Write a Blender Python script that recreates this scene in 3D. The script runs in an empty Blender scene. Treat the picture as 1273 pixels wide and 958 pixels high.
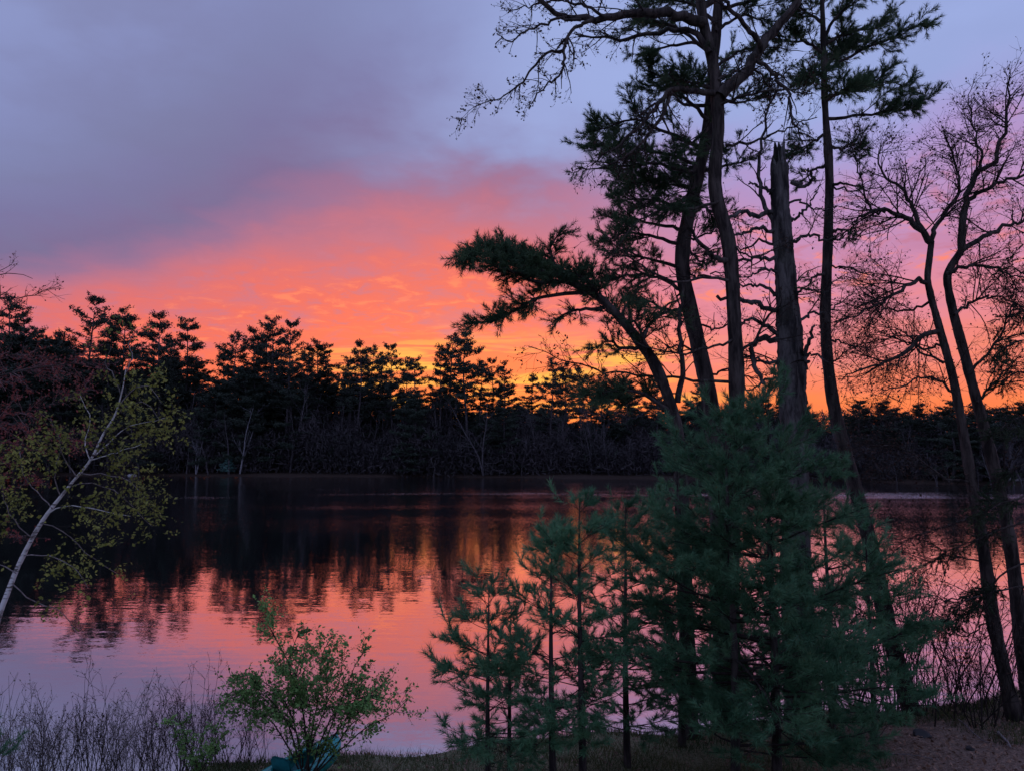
import bpy, math, random
import numpy as np
R = math.radians
sc = bpy.context.scene
C = sc.collection

# ------------------------------------------------------------------ camera
F, CX, CY, HOR = 960.0, 636.5, 479.0, 557.0       # focal length, centre and eye level in photograph pixels
CAMZ = 5.0
PITCH = math.atan((HOR - CY) / F)
cam_d = bpy.data.cameras.new('camera'); cam = bpy.data.objects.new('camera', cam_d); C.objects.link(cam)
cam_d.sensor_fit = 'HORIZONTAL'; cam_d.sensor_width = 36; cam_d.lens = 36 * F / 1273
cam_d.clip_start = .1; cam_d.clip_end = 6000
cam.location = (0, 0, CAMZ); cam.rotation_euler = (math.pi / 2 + PITCH, 0, 0)
sc.camera = cam
sc.render.engine = 'CYCLES'
sc.view_settings.view_transform = 'Standard'; sc.view_settings.look = 'None'
sc.view_settings.exposure = 0.0; sc.view_settings.gamma = 1.0
sc.cycles.max_bounces = 6; sc.cycles.diffuse_bounces = 3; sc.cycles.glossy_bounces = 3
sc.cycles.transmission_bounces = 3; sc.cycles.transparent_max_bounces = 6


def P(px, py, d):
    """photograph pixel at forward distance d (metres) -> world point"""
    u = (px - CX) / F; v = (CY - py) / F
    c, s = math.cos(PITCH), math.sin(PITCH)
    k = d / (c - v * s)
    return np.array([u * k, d, CAMZ + (s + v * c) * k])


# ------------------------------------------------------------------ node helper
class NT:
    def __init__(self, tree): self.t = tree; self.n = tree.nodes; self.l = tree.links
    def new(self, kind, ins=None, **props):
        nd = self.n.new(kind)
        for k, v in props.items(): setattr(nd, k, v)
        for k, v in (ins or {}).items():
            if hasattr(v, 'is_output'): self.l.new(v, nd.inputs[k])
            else: nd.inputs[k].default_value = v
        return nd
    def math(self, op, a, b=0.0, c=None, clamp=False):
        nd = self.n.new('ShaderNodeMath'); nd.operation = op; nd.use_clamp = clamp
        for i, v in enumerate((a, b) if c is None else (a, b, c)):
            if hasattr(v, 'is_output'): self.l.new(v, nd.inputs[i])
            else: nd.inputs[i].default_value = v
        return nd.outputs[0]
    def smooth(self, v, a, b, lo=0.0, hi=1.0):
        nd = self.new('ShaderNodeMapRange', {0: v, 1: a, 2: b, 3: lo, 4: hi}, interpolation_type='SMOOTHSTEP')
        return nd.outputs[0]
    def noise(self, vec, scale, detail=3, rough=.5, dist=0.0, out=0):
        nd = self.new('ShaderNodeTexNoise', {'Vector': vec, 'Scale': scale, 'Detail': detail, 'Roughness': rough, 'Distortion': dist})
        return nd.outputs[out]
    def mix(self, f, a, b, blend='MIX'):
        nd = self.n.new('ShaderNodeMix'); nd.data_type = 'RGBA'; nd.blend_type = blend
        for k, v in ((0, f), (6, a), (7, b)):
            if hasattr(v, 'is_output'): self.l.new(v, nd.inputs[k])
            else: nd.inputs[k].default_value = v
        return nd.outputs[2]
    def ramp(self, fac, stops):
        nd = self.n.new('ShaderNodeValToRGB'); el = nd.color_ramp.elements
        while len(el) > 1: el.remove(el[0])
        el[0].position = stops[0][0]; el[0].color = stops[0][1]
        for p, c in stops[1:]:
            e = el.new(p); e.color = c
        self.l.new(fac, nd.inputs[0]); return nd.outputs[0]


def S(r, g, b):
    f = lambda v: (v / 255 / 12.92) if v / 255 <= .04045 else ((v / 255 + .055) / 1.055) ** 2.4
    return (f(r), f(g), f(b), 1)


# ------------------------------------------------------------------ world: dusk sky with a lit cloud sheet
SUN_AZ, SUN_EL = -1.9, 1.5        # degrees right of +Y, above the horizon
w = bpy.data.worlds.new('World'); sc.world = w; w.use_nodes = True
T = NT(w.node_tree); T.n.clear()
gen = T.new('ShaderNodeTexCoord').outputs['Generated']
sep = T.new('ShaderNodeSeparateXYZ', {0: gen}).outputs
X, Y, Z = sep[0], sep[1], sep[2]
el = T.math('MULTIPLY', T.math('ARCSINE', Z), 180 / math.pi)
az = T.math('MULTIPLY', T.math('ARCTAN2', X, Y), 180 / math.pi)
den = T.math('ADD', T.math('MAXIMUM', Z, 0.0), .14)
q = T.new('ShaderNodeCombineXYZ', {0: T.math('DIVIDE', X, den), 1: T.math('DIVIDE', Y, den), 2: 0.0}).outputs[0]
n_big = T.noise(q, .55, 4, .5, .1)
n_mid = T.noise(q, 2.1, 5, .55, .15)
n_fine = T.noise(q, 8.5, 5, .62, .5)
# streaks parallel to the horizon
stv = T.new('ShaderNodeCombineXYZ', {0: T.math('MULTIPLY', az, .05), 1: T.math('MULTIPLY', el, .55), 2: 0.0}).outputs[0]
n_str = T.noise(stv, 1.6, 5, .62, .9)
# upper edge of the sunlit cloud, climbing from left to right
edge = T.math('ADD', T.smooth(az, -42, -2, 8.8, 18.4), T.smooth(az, 4, 30, 0, 1.6))
nn = T.math('ADD', T.math('MULTIPLY', T.math('SUBTRACT', n_big, .5), 9.0), T.math('MULTIPLY', T.math('SUBTRACT', n_mid, .5), 6.0))
nn = T.math('ADD', nn, T.math('MULTIPLY', T.math('SUBTRACT', n_fine, .5), 2.0))
nn = T.math('MULTIPLY', nn, T.smooth(el, 2, 12, .25, 1))
s0 = T.math('ADD', T.math('MULTIPLY', T.math('MAXIMUM', el, 0), T.math('DIVIDE', 18.0, edge)), nn)
s = T.math('DIVIDE', s0, 60.0, clamp=True)
st = lambda d: d / 60
warm = T.ramp(s, [(st(0), S(252, 114, 66)), (st(4), S(251, 116, 72)), (st(6.5), S(248, 112, 80)), (st(9), S(240, 106, 88)),
                  (st(11.5), S(232, 104, 94)), (st(14), S(220, 105, 106)), (st(16.2), S(190, 108, 128)), (st(18.7), S(150, 106, 142)),
                  (st(22), S(118, 103, 145)), (st(26), S(116, 112, 156)), (st(32), S(122, 127, 171)), (st(38), S(130, 138, 186)), (st(60), S(142, 154, 202))])
pink = T.ramp(s, [(st(0), S(252, 118, 62)), (st(3.0), S(248, 124, 78)), (st(4.6), S(240, 126, 106)), (st(7.0), S(226, 132, 144)),
                  (st(10.5), S(204, 134, 170)), (st(14.5), S(182, 140, 188)), (st(18.5), S(166, 148, 204)), (st(24), S(154, 162, 214)),
                  (st(31), S(148, 168, 222)), (st(60), S(144, 158, 208))])
sky1 = T.mix(T.smooth(az, -2, 22), warm, pink)
# opening of paler blue high on the right, slate cloud high on the left
blue = T.mix(T.smooth(n_big, .35, .65), S(142, 156, 208), S(160, 178, 230))
openf = T.math('MULTIPLY', T.smooth(T.math('ADD', az, T.math('MULTIPLY', T.math('SUBTRACT', n_mid, .5), 26)), -20, 8), T.smooth(T.math('ADD', s0, T.math('MULTIPLY', T.math('SUBTRACT', n_mid, .5), 8)), 16.5, 24))
sky1 = T.mix(T.math('MULTIPLY', openf, .95), sky1, blue)
slate = T.math('MULTIPLY', T.smooth(n_mid, .40, .66), T.smooth(s0, 17, 24))
sky1 = T.mix(T.math('MULTIPLY', slate, T.smooth(az, -5, -25, .1, .4)), sky1, S(112, 110, 146))
# mackerel texture inside the lit part
lit = T.math('MULTIPLY', T.smooth(s0, 7, 10), T.smooth(s0, 20, 15))
sky1 = T.mix(T.math('MULTIPLY', lit, T.smooth(n_fine, .50, .66, 0, .6)), sky1, S(196, 112, 132))
sky1 = T.mix(T.math('MULTIPLY', lit, T.math('MULTIPLY', T.smooth(s0, 15, 11), T.smooth(n_fine, .48, .32, 0, .8))), sky1, S(255, 132, 96))
sky1 = T.mix(T.math('MULTIPLY', lit, T.smooth(n_mid, .50, .68, 0, .4)), sky1, S(190, 112, 138))
# yellow streaks low over the wood
low = T.math('MULTIPLY', T.smooth(el, .5, 3.0), T.smooth(el, 9.2, 6.2))
low = T.math('MULTIPLY', low, T.math('MULTIPLY', T.smooth(az, -20, -7), T.smooth(az, 20, 6, .05, 1)))
sky1 = T.mix(T.math('MULTIPLY', low, T.smooth(n_str, .47, .62, 0, .95)), sky1, S(255, 184, 80))
# away from the sunset the cloud is blue-grey dusk, brightened to lift the foreground
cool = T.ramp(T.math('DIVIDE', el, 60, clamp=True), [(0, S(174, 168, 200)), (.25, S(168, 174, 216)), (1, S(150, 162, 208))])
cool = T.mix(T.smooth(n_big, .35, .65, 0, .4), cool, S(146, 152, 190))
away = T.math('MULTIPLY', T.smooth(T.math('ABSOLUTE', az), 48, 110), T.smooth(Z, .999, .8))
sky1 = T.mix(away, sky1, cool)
nish = T.new('ShaderNodeTexSky', sky_type='NISHITA', sun_disc=False, sun_elevation=R(SUN_EL), sun_rotation=R(SUN_AZ), altitude=50, air_density=1.0, dust_density=2.0)
bg1 = T.new('ShaderNodeBackground', {'Color': nish.outputs[0], 'Strength': .012})
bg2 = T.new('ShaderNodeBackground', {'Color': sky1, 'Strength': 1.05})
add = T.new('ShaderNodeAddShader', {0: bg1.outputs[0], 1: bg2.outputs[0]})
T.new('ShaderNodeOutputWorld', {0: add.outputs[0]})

# ------------------------------------------------------------------ sun, all but set behind the far wood
sd = bpy.data.lights.new('sun', 'SUN'); sd.energy = .35; sd.angle = R(1.5); sd.color = (1, .55, .25)
so = bpy.data.objects.new('sun', sd); C.objects.link(so); so.location = (-10, 300, 60)
so.rotation_euler = (R(90 - SUN_EL), 0, R(180 - SUN_AZ))


# ------------------------------------------------------------------ materials
def mat(name):
    m = bpy.data.materials.new(name); m.use_nodes = True
    t = NT(m.node_tree); t.n.clear()
    return m, t


def finish(t, shader):
    t.new('ShaderNodeOutputMaterial', {0: shader})


def bark(name, c1, c2, scale=9.0, bump=1.0, rough=.9):
    m, t = mat(name)
    co = t.new('ShaderNodeTexCoord').outputs['Object']
    mp = t.new('ShaderNodeMapping', {'Vector': co, 'Scale': (1, 1, .22)}).outputs[0]
    n = t.noise(mp, scale, 6, .65, .4); n2 = t.noise(co, 2.2, 3)
    col = t.mix(t.smooth(n, .35, .68), c1, c2)
    col = t.mix(t.smooth(n2, .5, .7, 0, .35), col, (.05, .055, .045, 1))
    b = t.new('ShaderNodeBump', {'Height': n, 'Strength': bump, 'Distance': .05}).outputs[0]
    p = t.new('ShaderNodeBsdfPrincipled', {'Base Color': col, 'Roughness': rough, 'Normal': b, 'Specular IOR Level': .2})
    finish(t, p.outputs[0]); return m


def leaf(name, c1, c2, trans=.3, scale=2.5, c3=None):
    m, t = mat(name)
    co = t.new('ShaderNodeTexCoord').outputs['Object']
    n = t.noise(co, scale, 3, .6); n2 = t.noise(co, scale * 9, 2, .6)
    rnd = t.new('ShaderNodeObjectInfo').outputs['Random']
    col = t.mix(t.smooth(t.math('ADD', t.math('MULTIPLY', n, .65), t.math('MULTIPLY', n2, .35)), .38, .62), c1, c2)
    if c3: col = t.mix(t.smooth(n2, .6, .72), col, c3)
    hsv = t.new('ShaderNodeHueSaturation', {'Value': t.math('MULTIPLY_ADD', rnd, .5, .75), 'Color': col}).outputs[0]
    d = t.new('ShaderNodeBsdfPrincipled', {'Base Color': hsv, 'Roughness': .6, 'Specular IOR Level': .3})
    tr = t.new('ShaderNodeBsdfTranslucent', {'Color': hsv})
    finish(t, t.new('ShaderNodeMixShader', {0: trans, 1: d.outputs[0], 2: tr.outputs[0]}).outputs[0]); return m


M = {}
M['bark'] = bark('bark', (.016, .013, .014, 1), (.085, .072, .07, 1))
M['pinebark'] = bark('pine_bark', (.016, .013, .015, 1), (.085, .072, .072, 1), 7)
M['deadwood'] = bark('dead_wood', (.018, .017, .02, 1), (.13, .125, .13, 1), 8)
M['splinter'] = bark('torn_wood', (.10, .10, .11, 1), (.26, .26, .28, 1), 14)
M['twig'] = bark('twig_bark', (.018, .014, .014, 1), (.04, .032, .032, 1), 12, .2)
M['greytwig'] = bark('grey_twig_bark', (.12, .105, .115, 1), (.27, .24, .255, 1), 12, .2)
M['redtwig'] = bark('budding_twig', (.13, .075, .085, 1), (.25, .165, .17, 1), 12, .2)
M['farbark'] = bark('far_grey_bark', (.04, .036, .044, 1), (.095, .088, .105, 1), 5, .2)
M['palebark'] = bark('far_pale_bark', (.10, .10, .12, 1), (.22, .22, .26, 1), 5, .2)
M['needle'] = leaf('young_pine_needles', (.065, .18, .10, 1), (.125, .28, .15, 1), .35, 2.0, (.14, .17, .075, 1))
M['oldneedle'] = leaf('old_pine_needles', (.034, .072, .042, 1), (.075, .13, .065, 1), .35, 1.6)
M['hemlock'] = leaf('hemlock_needles', (.014, .030, .016, 1), (.035, .055, .028, 1), .2, 2)
M['farneedle'] = leaf('far_pine_needles', (.014, .022, .018, 1), (.03, .046, .034, 1), .1, .25)
M['birchleaf'] = leaf('birch_leaves', (.14, .165, .035, 1), (.27, .29, .075, 1), .4, 2.0)
M['shrubleaf'] = leaf('shrub_leaves', (.09, .20, .055, 1), (.19, .34, .11, 1), .35, 4)
M['redbud'] = leaf('red_maple_buds', (.16, .03, .034, 1), (.26, .075, .06, 1), .2, 3)
M['palebud'] = leaf('pale_buds', (.10, .095, .06, 1), (.2, .17, .11, 1), .2, 4)
M['darkbud'] = leaf('dark_buds', (.03, .014, .012, 1), (.06, .03, .022, 1), .2, 4)
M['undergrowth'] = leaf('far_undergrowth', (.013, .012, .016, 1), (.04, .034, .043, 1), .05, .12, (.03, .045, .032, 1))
M['paleneedle'] = leaf('pale_blue_conifer', (.05, .13, .13, 1), (.11, .22, .21, 1), .2, 1.5)
M['grass'] = leaf('bank_grass', (.03, .055, .018, 1), (.08, .095, .035, 1), .3, 1.2)
M['litter'] = leaf('dead_leaves', (.11, .06, .045, 1), (.30, .18, .13, 1), .1, 6, (.48, .38, .31, 1))

# white birch bark
m, t = mat('birch_bark')
co = t.new('ShaderNodeTexCoord').outputs['Object']
n = t.noise(t.new('ShaderNodeMapping', {'Vector': co, 'Scale': (1, 1, 5)}).outputs[0], 3.0, 5, .7)
n2 = t.noise(co, 7, 4, .6)
col = t.mix(t.smooth(n, .51, .59), (.50, .50, .52, 1), (.09, .08, .08, 1))
col = t.mix(t.smooth(n2, .55, .7, 0, .8), col, (.16, .14, .14, 1))
finish(t, t.new('ShaderNodeBsdfPrincipled', {'Base Color': col, 'Roughness': .7, 'Specular IOR Level': .2}).outputs[0]); M['birch'] = m

# ground
m, t = mat('ground_soil')
co = t.new('ShaderNodeTexCoord').outputs['Object']
n1 = t.noise(co, .5, 4, .6, .5); n2 = t.noise(co, 5, 5, .65); n3 = t.noise(co, 26, 4, .7)
soil = t.mix(t.smooth(n3, .35, .68), (.12, .085, .07, 1), (.34, .25, .21, 1))
grs = t.mix(t.smooth(n3, .35, .65), (.08, .09, .045, 1), (.24, .235, .155, 1))
px_ = t.new('ShaderNodeSeparateXYZ', {0: co}).outputs
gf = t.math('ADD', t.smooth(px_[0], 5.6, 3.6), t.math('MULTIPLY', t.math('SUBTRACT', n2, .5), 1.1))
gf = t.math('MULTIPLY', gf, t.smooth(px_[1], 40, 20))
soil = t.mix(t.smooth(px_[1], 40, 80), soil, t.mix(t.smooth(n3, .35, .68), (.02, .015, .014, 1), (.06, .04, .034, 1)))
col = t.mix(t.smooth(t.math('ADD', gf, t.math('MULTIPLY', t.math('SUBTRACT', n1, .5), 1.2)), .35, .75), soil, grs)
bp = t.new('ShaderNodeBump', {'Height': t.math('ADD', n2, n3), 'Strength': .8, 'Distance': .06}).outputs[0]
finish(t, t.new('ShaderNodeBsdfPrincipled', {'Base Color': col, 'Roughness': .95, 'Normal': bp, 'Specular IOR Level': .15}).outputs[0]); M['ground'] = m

# lake water: mirror-like with small wind ripples that tilt the surface
m, t = mat('lake_water')
co = t.new('ShaderNodeTexCoord').outputs['Object']
sp = t.new('ShaderNodeSeparateXYZ', {0: co}).outputs
def slopes(scale, xs, amp, det):
    v = t.new('ShaderNodeMapping', {'Vector': co, 'Scale': (xs, 1, 1), 'Rotation': (0, 0, R(4))}).outputs[0]
    c = t.noise(v, scale, det, .55, .3, out=1)
    c = t.new('ShaderNodeVectorMath', {0: c, 1: (.5, .5, .5)}, operation='SUBTRACT').outputs[0]
    return t.new('ShaderNodeVectorMath', {0: c, 3: amp}, operation='SCALE').outputs[0]
wv = t.new('ShaderNodeMapping', {'Vector': co, 'Scale': (.018, .07, 1)}).outputs[0]
gust = t.smooth(t.noise(wv, 1.0, 3, .6), .35, .68, .6, 1.35)
# the breeze reaches the open far side: fine ripples there, a few soft longer ones close by
fine = t.math('ADD', .35, t.math('MULTIPLY', t.smooth(sp[1], 26, 85, 0, 7.0), t.smooth(t.math('MULTIPLY_ADD', sp[1], .30, sp[0]), -34, 6, .12, 1)))
wob_ = t.math('ADD', sp[1], t.math('MULTIPLY', t.noise(wv, 2.2, 3), 14))
band = t.math('MULTIPLY', t.math('MULTIPLY', t.smooth(wob_, 84, 88), t.smooth(wob_, 97, 93)), t.smooth(t.noise(wv, 3.1, 3), .40, .54))
fine = t.math('MULTIPLY', t.math('ADD', fine, t.math('MULTIPLY', band, 7.0)), gust)
def scaled(v, f): return t.new('ShaderNodeVectorMath', {0: v, 3: f}, operation='SCALE').outputs[0]
def plus(u, v): return t.new('ShaderNodeVectorMath', {0: u, 1: v}, operation='ADD').outputs[0]
near_ = t.math('MULTIPLY', gust, t.smooth(sp[1], 20, 70, .75, .35))
a = plus(scaled(plus(slopes(11.0, .7, .05, 1), slopes(27.0, .8, .03, 0)), fine), scaled(plus(slopes(4.2, .16, .045, 2), slopes(.6, .3, .012, 2)), near_))
a = t.new('ShaderNodeVectorMath', {0: a, 1: (1, 1, 0)}, operation='MULTIPLY').outputs[0]
nrm = t.new('ShaderNodeVectorMath', {0: t.new('ShaderNodeVectorMath', {0: a, 1: (0, 0, 1)}, operation='ADD').outputs[0]}, operation='NORMALIZE').outputs[0]
body = t.new('ShaderNodeBsdfDiffuse', {'Color': (.012, .013, .018, 1)})
gl = t.new('ShaderNodeBsdfGlossy', {'Color': (1, 1, 1, 1), 'Roughness': .03, 'Normal': nrm})
fr = t.new('ShaderNodeFresnel', {'IOR': 1.33, 'Normal': nrm}).outputs[0]
fac = t.math('MULTIPLY_ADD', fr, .36, .66, clamp=True)
finish(t, t.new('ShaderNodeMixShader', {0: fac, 1: body.outputs[0], 2: gl.outputs[0]}).outputs[0]); M['water'] = m


def plain(name, c, rough=.5, var=.15, scale=6):
    m, t = mat(name)
    co = t.new('ShaderNodeTexCoord').outputs['Object']
    n = t.noise(co, scale, 5, .6)
    col = t.mix(t.smooth(n, .3, .7), tuple(v * (1 - var) for v in c[:3]) + (1,), tuple(min(1, v * (1 + var)) for v in c[:3]) + (1,))
    b = t.new('ShaderNodeBump', {'Height': n, 'Strength': .2, 'Distance': .01}).outputs[0]
    finish(t, t.new('ShaderNodeBsdfPrincipled', {'Base Color': col, 'Roughness': t.smooth(n, .3, .7, rough * .8, min(1, rough * 1.2)), 'Normal': b}).outputs[0])
    return m
M['teal'] = plain('teal_plastic', (.012, .33, .33), .4, .25)
M['tealdark'] = plain('dark_teal_plastic', (.01, .14, .16), .5, .2)
M['blackplastic'] = plain('black_plastic', (.02, .02, .022), .5)
M['rock'] = plain('grey_rock', (.10, .10, .105), .85, .5, 5)
M['darkrock'] = plain('dark_rock', (.022, .022, .026), .7, .5, 9)
M['palerock'] = plain('pale_rock', (.26, .26, .30), .85, .35, 2)
M['bluewall'] = plain('pale_blue_paint', (.22, .36, .48), .7, .1, 2)
M['roof'] = plain('dark_shingle', (.03, .03, .034), .9, .4, 3)
M['glass'] = plain('dark_pane', (.02, .024, .03), .1, .1)

# ------------------------------------------------------------------ mesh building (numpy)
class MB:
    def __init__(self): self.v = []; self.f3 = []; self.f4 = []; self.n = 0
    def add(self, v, f3=None, f4=None):
        v = np.asarray(v, float).reshape(-1, 3)
        if f3 is not None and len(f3): self.f3.append(np.asarray(f3, np.int64).reshape(-1, 3) + self.n)
        if f4 is not None and len(f4): self.f4.append(np.asarray(f4, np.int64).reshape(-1, 4) + self.n)
        self.v.append(v); self.n += len(v)
    def mesh(self, name, mt, off=(0, 0, 0), smooth=False):
        v = (np.concatenate(self.v) if self.v else np.zeros((0, 3))) - np.asarray(off)
        f3 = np.concatenate(self.f3) if self.f3 else np.zeros((0, 3), np.int64)
        f4 = np.concatenate(self.f4) if self.f4 else np.zeros((0, 4), np.int64)
        me = bpy.data.meshes.new(name)
        me.vertices.add(len(v)); me.vertices.foreach_set('co', v.astype(np.float32).ravel())
        nl = f3.size + f4.size; me.loops.add(nl)
        me.loops.foreach_set('vertex_index', np.concatenate([f3.ravel(), f4.ravel()]).astype(np.int32))
        npoly = len(f3) + len(f4); me.polygons.add(npoly)
        st_ = np.concatenate([np.arange(len(f3)) * 3, f3.size + np.arange(len(f4)) * 4]).astype(np.int32)
        me.polygons.foreach_set('loop_start', st_)
        if smooth: me.polygons.foreach_set('use_smooth', np.ones(npoly, bool))
        me.update(calc_edges=True); me.materials.append(mt)
        return me


def unit(a): return a / np.maximum(np.linalg.norm(a, axis=-1, keepdims=True), 1e-9)


def tubes(mb, PP, RR, sides=4, cap=False):
    """PP (B,n,3) polylines, RR (B,n) radii"""
    PP = np.asarray(PP, float); RR = np.asarray(RR, float)
    if PP.ndim == 2: PP = PP[None]; RR = RR[None]
    B, n, _ = PP.shape
    if B == 0: return
    tan = np.empty_like(PP); tan[:, 1:-1] = PP[:, 2:] - PP[:, :-2]; tan[:, 0] = PP[:, 1] - PP[:, 0]; tan[:, -1] = PP[:, -1] - PP[:, -2]
    tan = unit(tan)
    ref = np.where(np.abs(unit(PP[:, -1] - PP[:, 0])[:, 2:3]) > .8, np.array([[1., 0, 0]]), np.array([[0, 0, 1.]]))[:, None, :]
    uu = unit(np.cross(tan, np.broadcast_to(ref, tan.shape))); vv = np.cross(tan, uu)
    ang = np.arange(sides) * 2 * np.pi / sides
    ring = PP[:, :, None, :] + RR[:, :, None, None] * (np.cos(ang)[None, None, :, None] * uu[:, :, None, :] + np.sin(ang)[None, None, :, None] * vv[:, :, None, :])
    idx = np.arange(B * n * sides).reshape(B, n, sides)
    a_ = idx[:, :-1]; b_ = idx[:, 1:]
    f = np.stack([a_, np.roll(a_, -1, 2), np.roll(b_, -1, 2), b_], -1).reshape(-1, 4)
    f3 = None
    if cap and sides >= 3:
        f3 = np.concatenate([np.stack([idx[:, -1, 0], idx[:, -1, k], idx[:, -1, k + 1]], -1) for k in range(1, sides - 1)])
    mb.add(ring.reshape(-1, 3), f3, f)


def smoothline(pts, n):
    """Catmull-Rom through pts, resampled to n points"""
    p = np.asarray(pts, float); q_ = np.vstack([2 * p[0] - p[1], p, 2 * p[-1] - p[-2]])
    out = []
    k = 12
    for i in range(len(p) - 1):
        a0, a1, a2, a3 = q_[i], q_[i + 1], q_[i + 2], q_[i + 3]
        for t_ in np.arange(k) / k:
            out.append(.5 * ((2 * a1) + (a2 - a0) * t_ + (2 * a0 - 5 * a1 + 4 * a2 - a3) * t_ ** 2 + (3 * a1 - a0 - 3 * a2 + a3) * t_ ** 3))
    out.append(p[-1]); out = np.array(out)
    d = np.r_[0, np.cumsum(np.linalg.norm(np.diff(out, axis=0), axis=1))]
    s_ = np.linspace(0, d[-1], n)
    return np.stack([np.interp(s_, d, out[:, j]) for j in range(3)], 1)


def wander(rng, p, d, L, n, wob, up=0.0):
    B = len(p); out = np.empty((B, n, 3)); out[:, 0] = p; d = unit(d)
    for i in range(1, n):
        d = d + rng.normal(0, wob, (B, 3)); d[:, 2] += up; d = unit(d)
        out[:, i] = out[:, i - 1] + d * (L / (n - 1))[:, None]
    return out


def plen(PP): return np.linalg.norm(np.diff(PP, axis=1), axis=2).sum(1)


def sprout(rng, PP, RR, dens, t0, t1, ang, length, n=4, wob=.2, up=0.0, flat=0.0, taper=.5, rmax=.02, rmin=.003, rfac=.55):
    """children on polylines PP. length: (lo,hi) metres; flat 0..1 keeps the side shoots in the horizontal plane"""
    B, m_, _ = PP.shape
    if B == 0: return np.zeros((0, n, 3)), np.zeros((0, n))
    Ls = plen(PP); cnt = rng.poisson(np.maximum(dens * Ls * (t1 - t0), .05))
    idx = np.repeat(np.arange(B), cnt); K = len(idx)
    t_ = rng.uniform(t0, t1, K); f = t_ * (m_ - 1); i = np.minimum(f.astype(int), m_ - 2); fr_ = (f - i)[:, None]
    pos = PP[idx, i] * (1 - fr_) + PP[idx, i + 1] * fr_
    tan = unit(PP[idx, i + 1] - PP[idx, i])
    rr = RR[idx, i] * (1 - fr_[:, 0]) + RR[idx, i + 1] * fr_[:, 0]
    rnd = unit(rng.normal(0, 1, (K, 3)))
    hor = np.cross(tan, np.array([0, 0, 1.])) * np.where(rng.random(K) < .5, 1., -1.)[:, None]
    hor = unit(hor + rng.normal(0, .001, (K, 3)))
    per = unit(flat * hor + (1 - flat) * rnd); per = unit(per - (per * tan).sum(1, keepdims=True) * tan)
    an = rng.uniform(ang[0], ang[1], K)[:, None]
    d = np.cos(an) * tan + np.sin(an) * per
    L = rng.uniform(length[0], length[1], K) * (1 - taper * (t_ - t0) / max(t1 - t0, 1e-6))
    Q = wander(rng, pos, d, L, n, wob, up)
    r0 = np.clip(rr * rfac, rmin, rmax)
    return Q, r0[:, None] * np.linspace(1, .45, n)[None, :]


def needles(mb, rng, TW, per, ln, wd, spread=(.35, 1.0), t0=.1):
    B, n, _ = TW.shape
    if B == 0: return
    K = B * per; idx = np.repeat(np.arange(B), per)
    t_ = t0 + (1 - t0) * rng.random(K) ** .75; f = t_ * (n - 1); i = np.minimum(f.astype(int), n - 2); fr_ = (f - i)[:, None]
    pos = TW[idx, i] * (1 - fr_) + TW[idx, i + 1] * fr_
    tan = unit(TW[idx, i + 1] - TW[idx, i])
    rnd = rng.normal(0, 1, (K, 3)); per_ = unit(rnd - (rnd * tan).sum(1, keepdims=True) * tan)
    a_ = rng.uniform(spread[0], spread[1], K)[:, None]
    d = np.cos(a_) * tan + np.sin(a_) * per_; d[:, 2] += .06; d = unit(d)
    side = unit(np.cross(d, rng.normal(0, 1, (K, 3)))) * (wd / 2)
    L = (ln * rng.uniform(.65, 1.15, K))[:, None]
    v = np.stack([pos - side, pos + side, pos + d * L], 1).reshape(-1, 3)
    mb.add(v, np.arange(K * 3).reshape(-1, 3))


def leaves(mb, rng, pos, size, up=.5, jitter=.03):
    """small folded diamond leaves"""
    K = len(pos)
    if K == 0: return
    pos = pos + rng.normal(0, jitter, (K, 3))
    nrm = unit(rng.normal(0, 1, (K, 3)) + np.array([0, 0, up]))
    d = rng.normal(0, 1, (K, 3)); d = unit(d - (d * nrm).sum(1, keepdims=True) * nrm); s_ = np.cross(nrm, d)
    L = (size * rng.uniform(.35, 1.4, K))[:, None]
    mid = pos + d * L * .5
    v = np.stack([pos, mid + s_ * L * .32 + nrm * L * .08, pos + d * L, mid - s_ * L * .32 + nrm * L * .08], 1).reshape(-1, 3)
    b = np.arange(K)[:, None] * 4
    mb.add(v, np.concatenate([b + [0, 1, 2], b + [0, 2, 3]]))


def along(rng, PP, per, t0=.2, t1=1.0):
    B, n, _ = PP.shape; idx = np.repeat(np.arange(B), per); K = len(idx)
    f = rng.uniform(t0, t1, K) * (n - 1); i = np.minimum(f.astype(int), n - 2); fr_ = (f - i)[:, None]
    return PP[idx, i] * (1 - fr_) + PP[idx, i + 1] * fr_


def resamp(PP, n):
    m_ = PP.shape[1]; f = np.linspace(0, m_ - 1, n); i = np.minimum(f.astype(int), m_ - 2); fr_ = (f - i)[None, :, None]
    return PP[:, i] * (1 - fr_) + PP[:, i + 1] * fr_


def cat(*a): return np.concatenate([x for x in a if len(x)]) if any(len(x) for x in a) else a[0]


# ------------------------------------------------------------------ objects
def tag(o, label, category, group=None):
    o['label'] = label; o['category'] = category
    if group: o['group'] = group
    return o


def thing(name, label, category, loc, group=None, rz=0.0):
    o = bpy.data.objects.new(name, None); C.objects.link(o); o.location = tuple(float(v) for v in loc); o.rotation_euler = (0, 0, rz)
    o.empty_display_size = .2
    return tag(o, label, category, group)


STUFF = {'twigs', 'buds', 'needles', 'leaves'}      # too fine to pick apart one by one
def part(name, me, parent):
    o = bpy.data.objects.new(name, me); C.objects.link(o)
    if parent is not None: o.parent = parent
    if name in STUFF: o['kind'] = 'stuff'
    return o


def kindof(o, k): o['kind'] = k; return o


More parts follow.
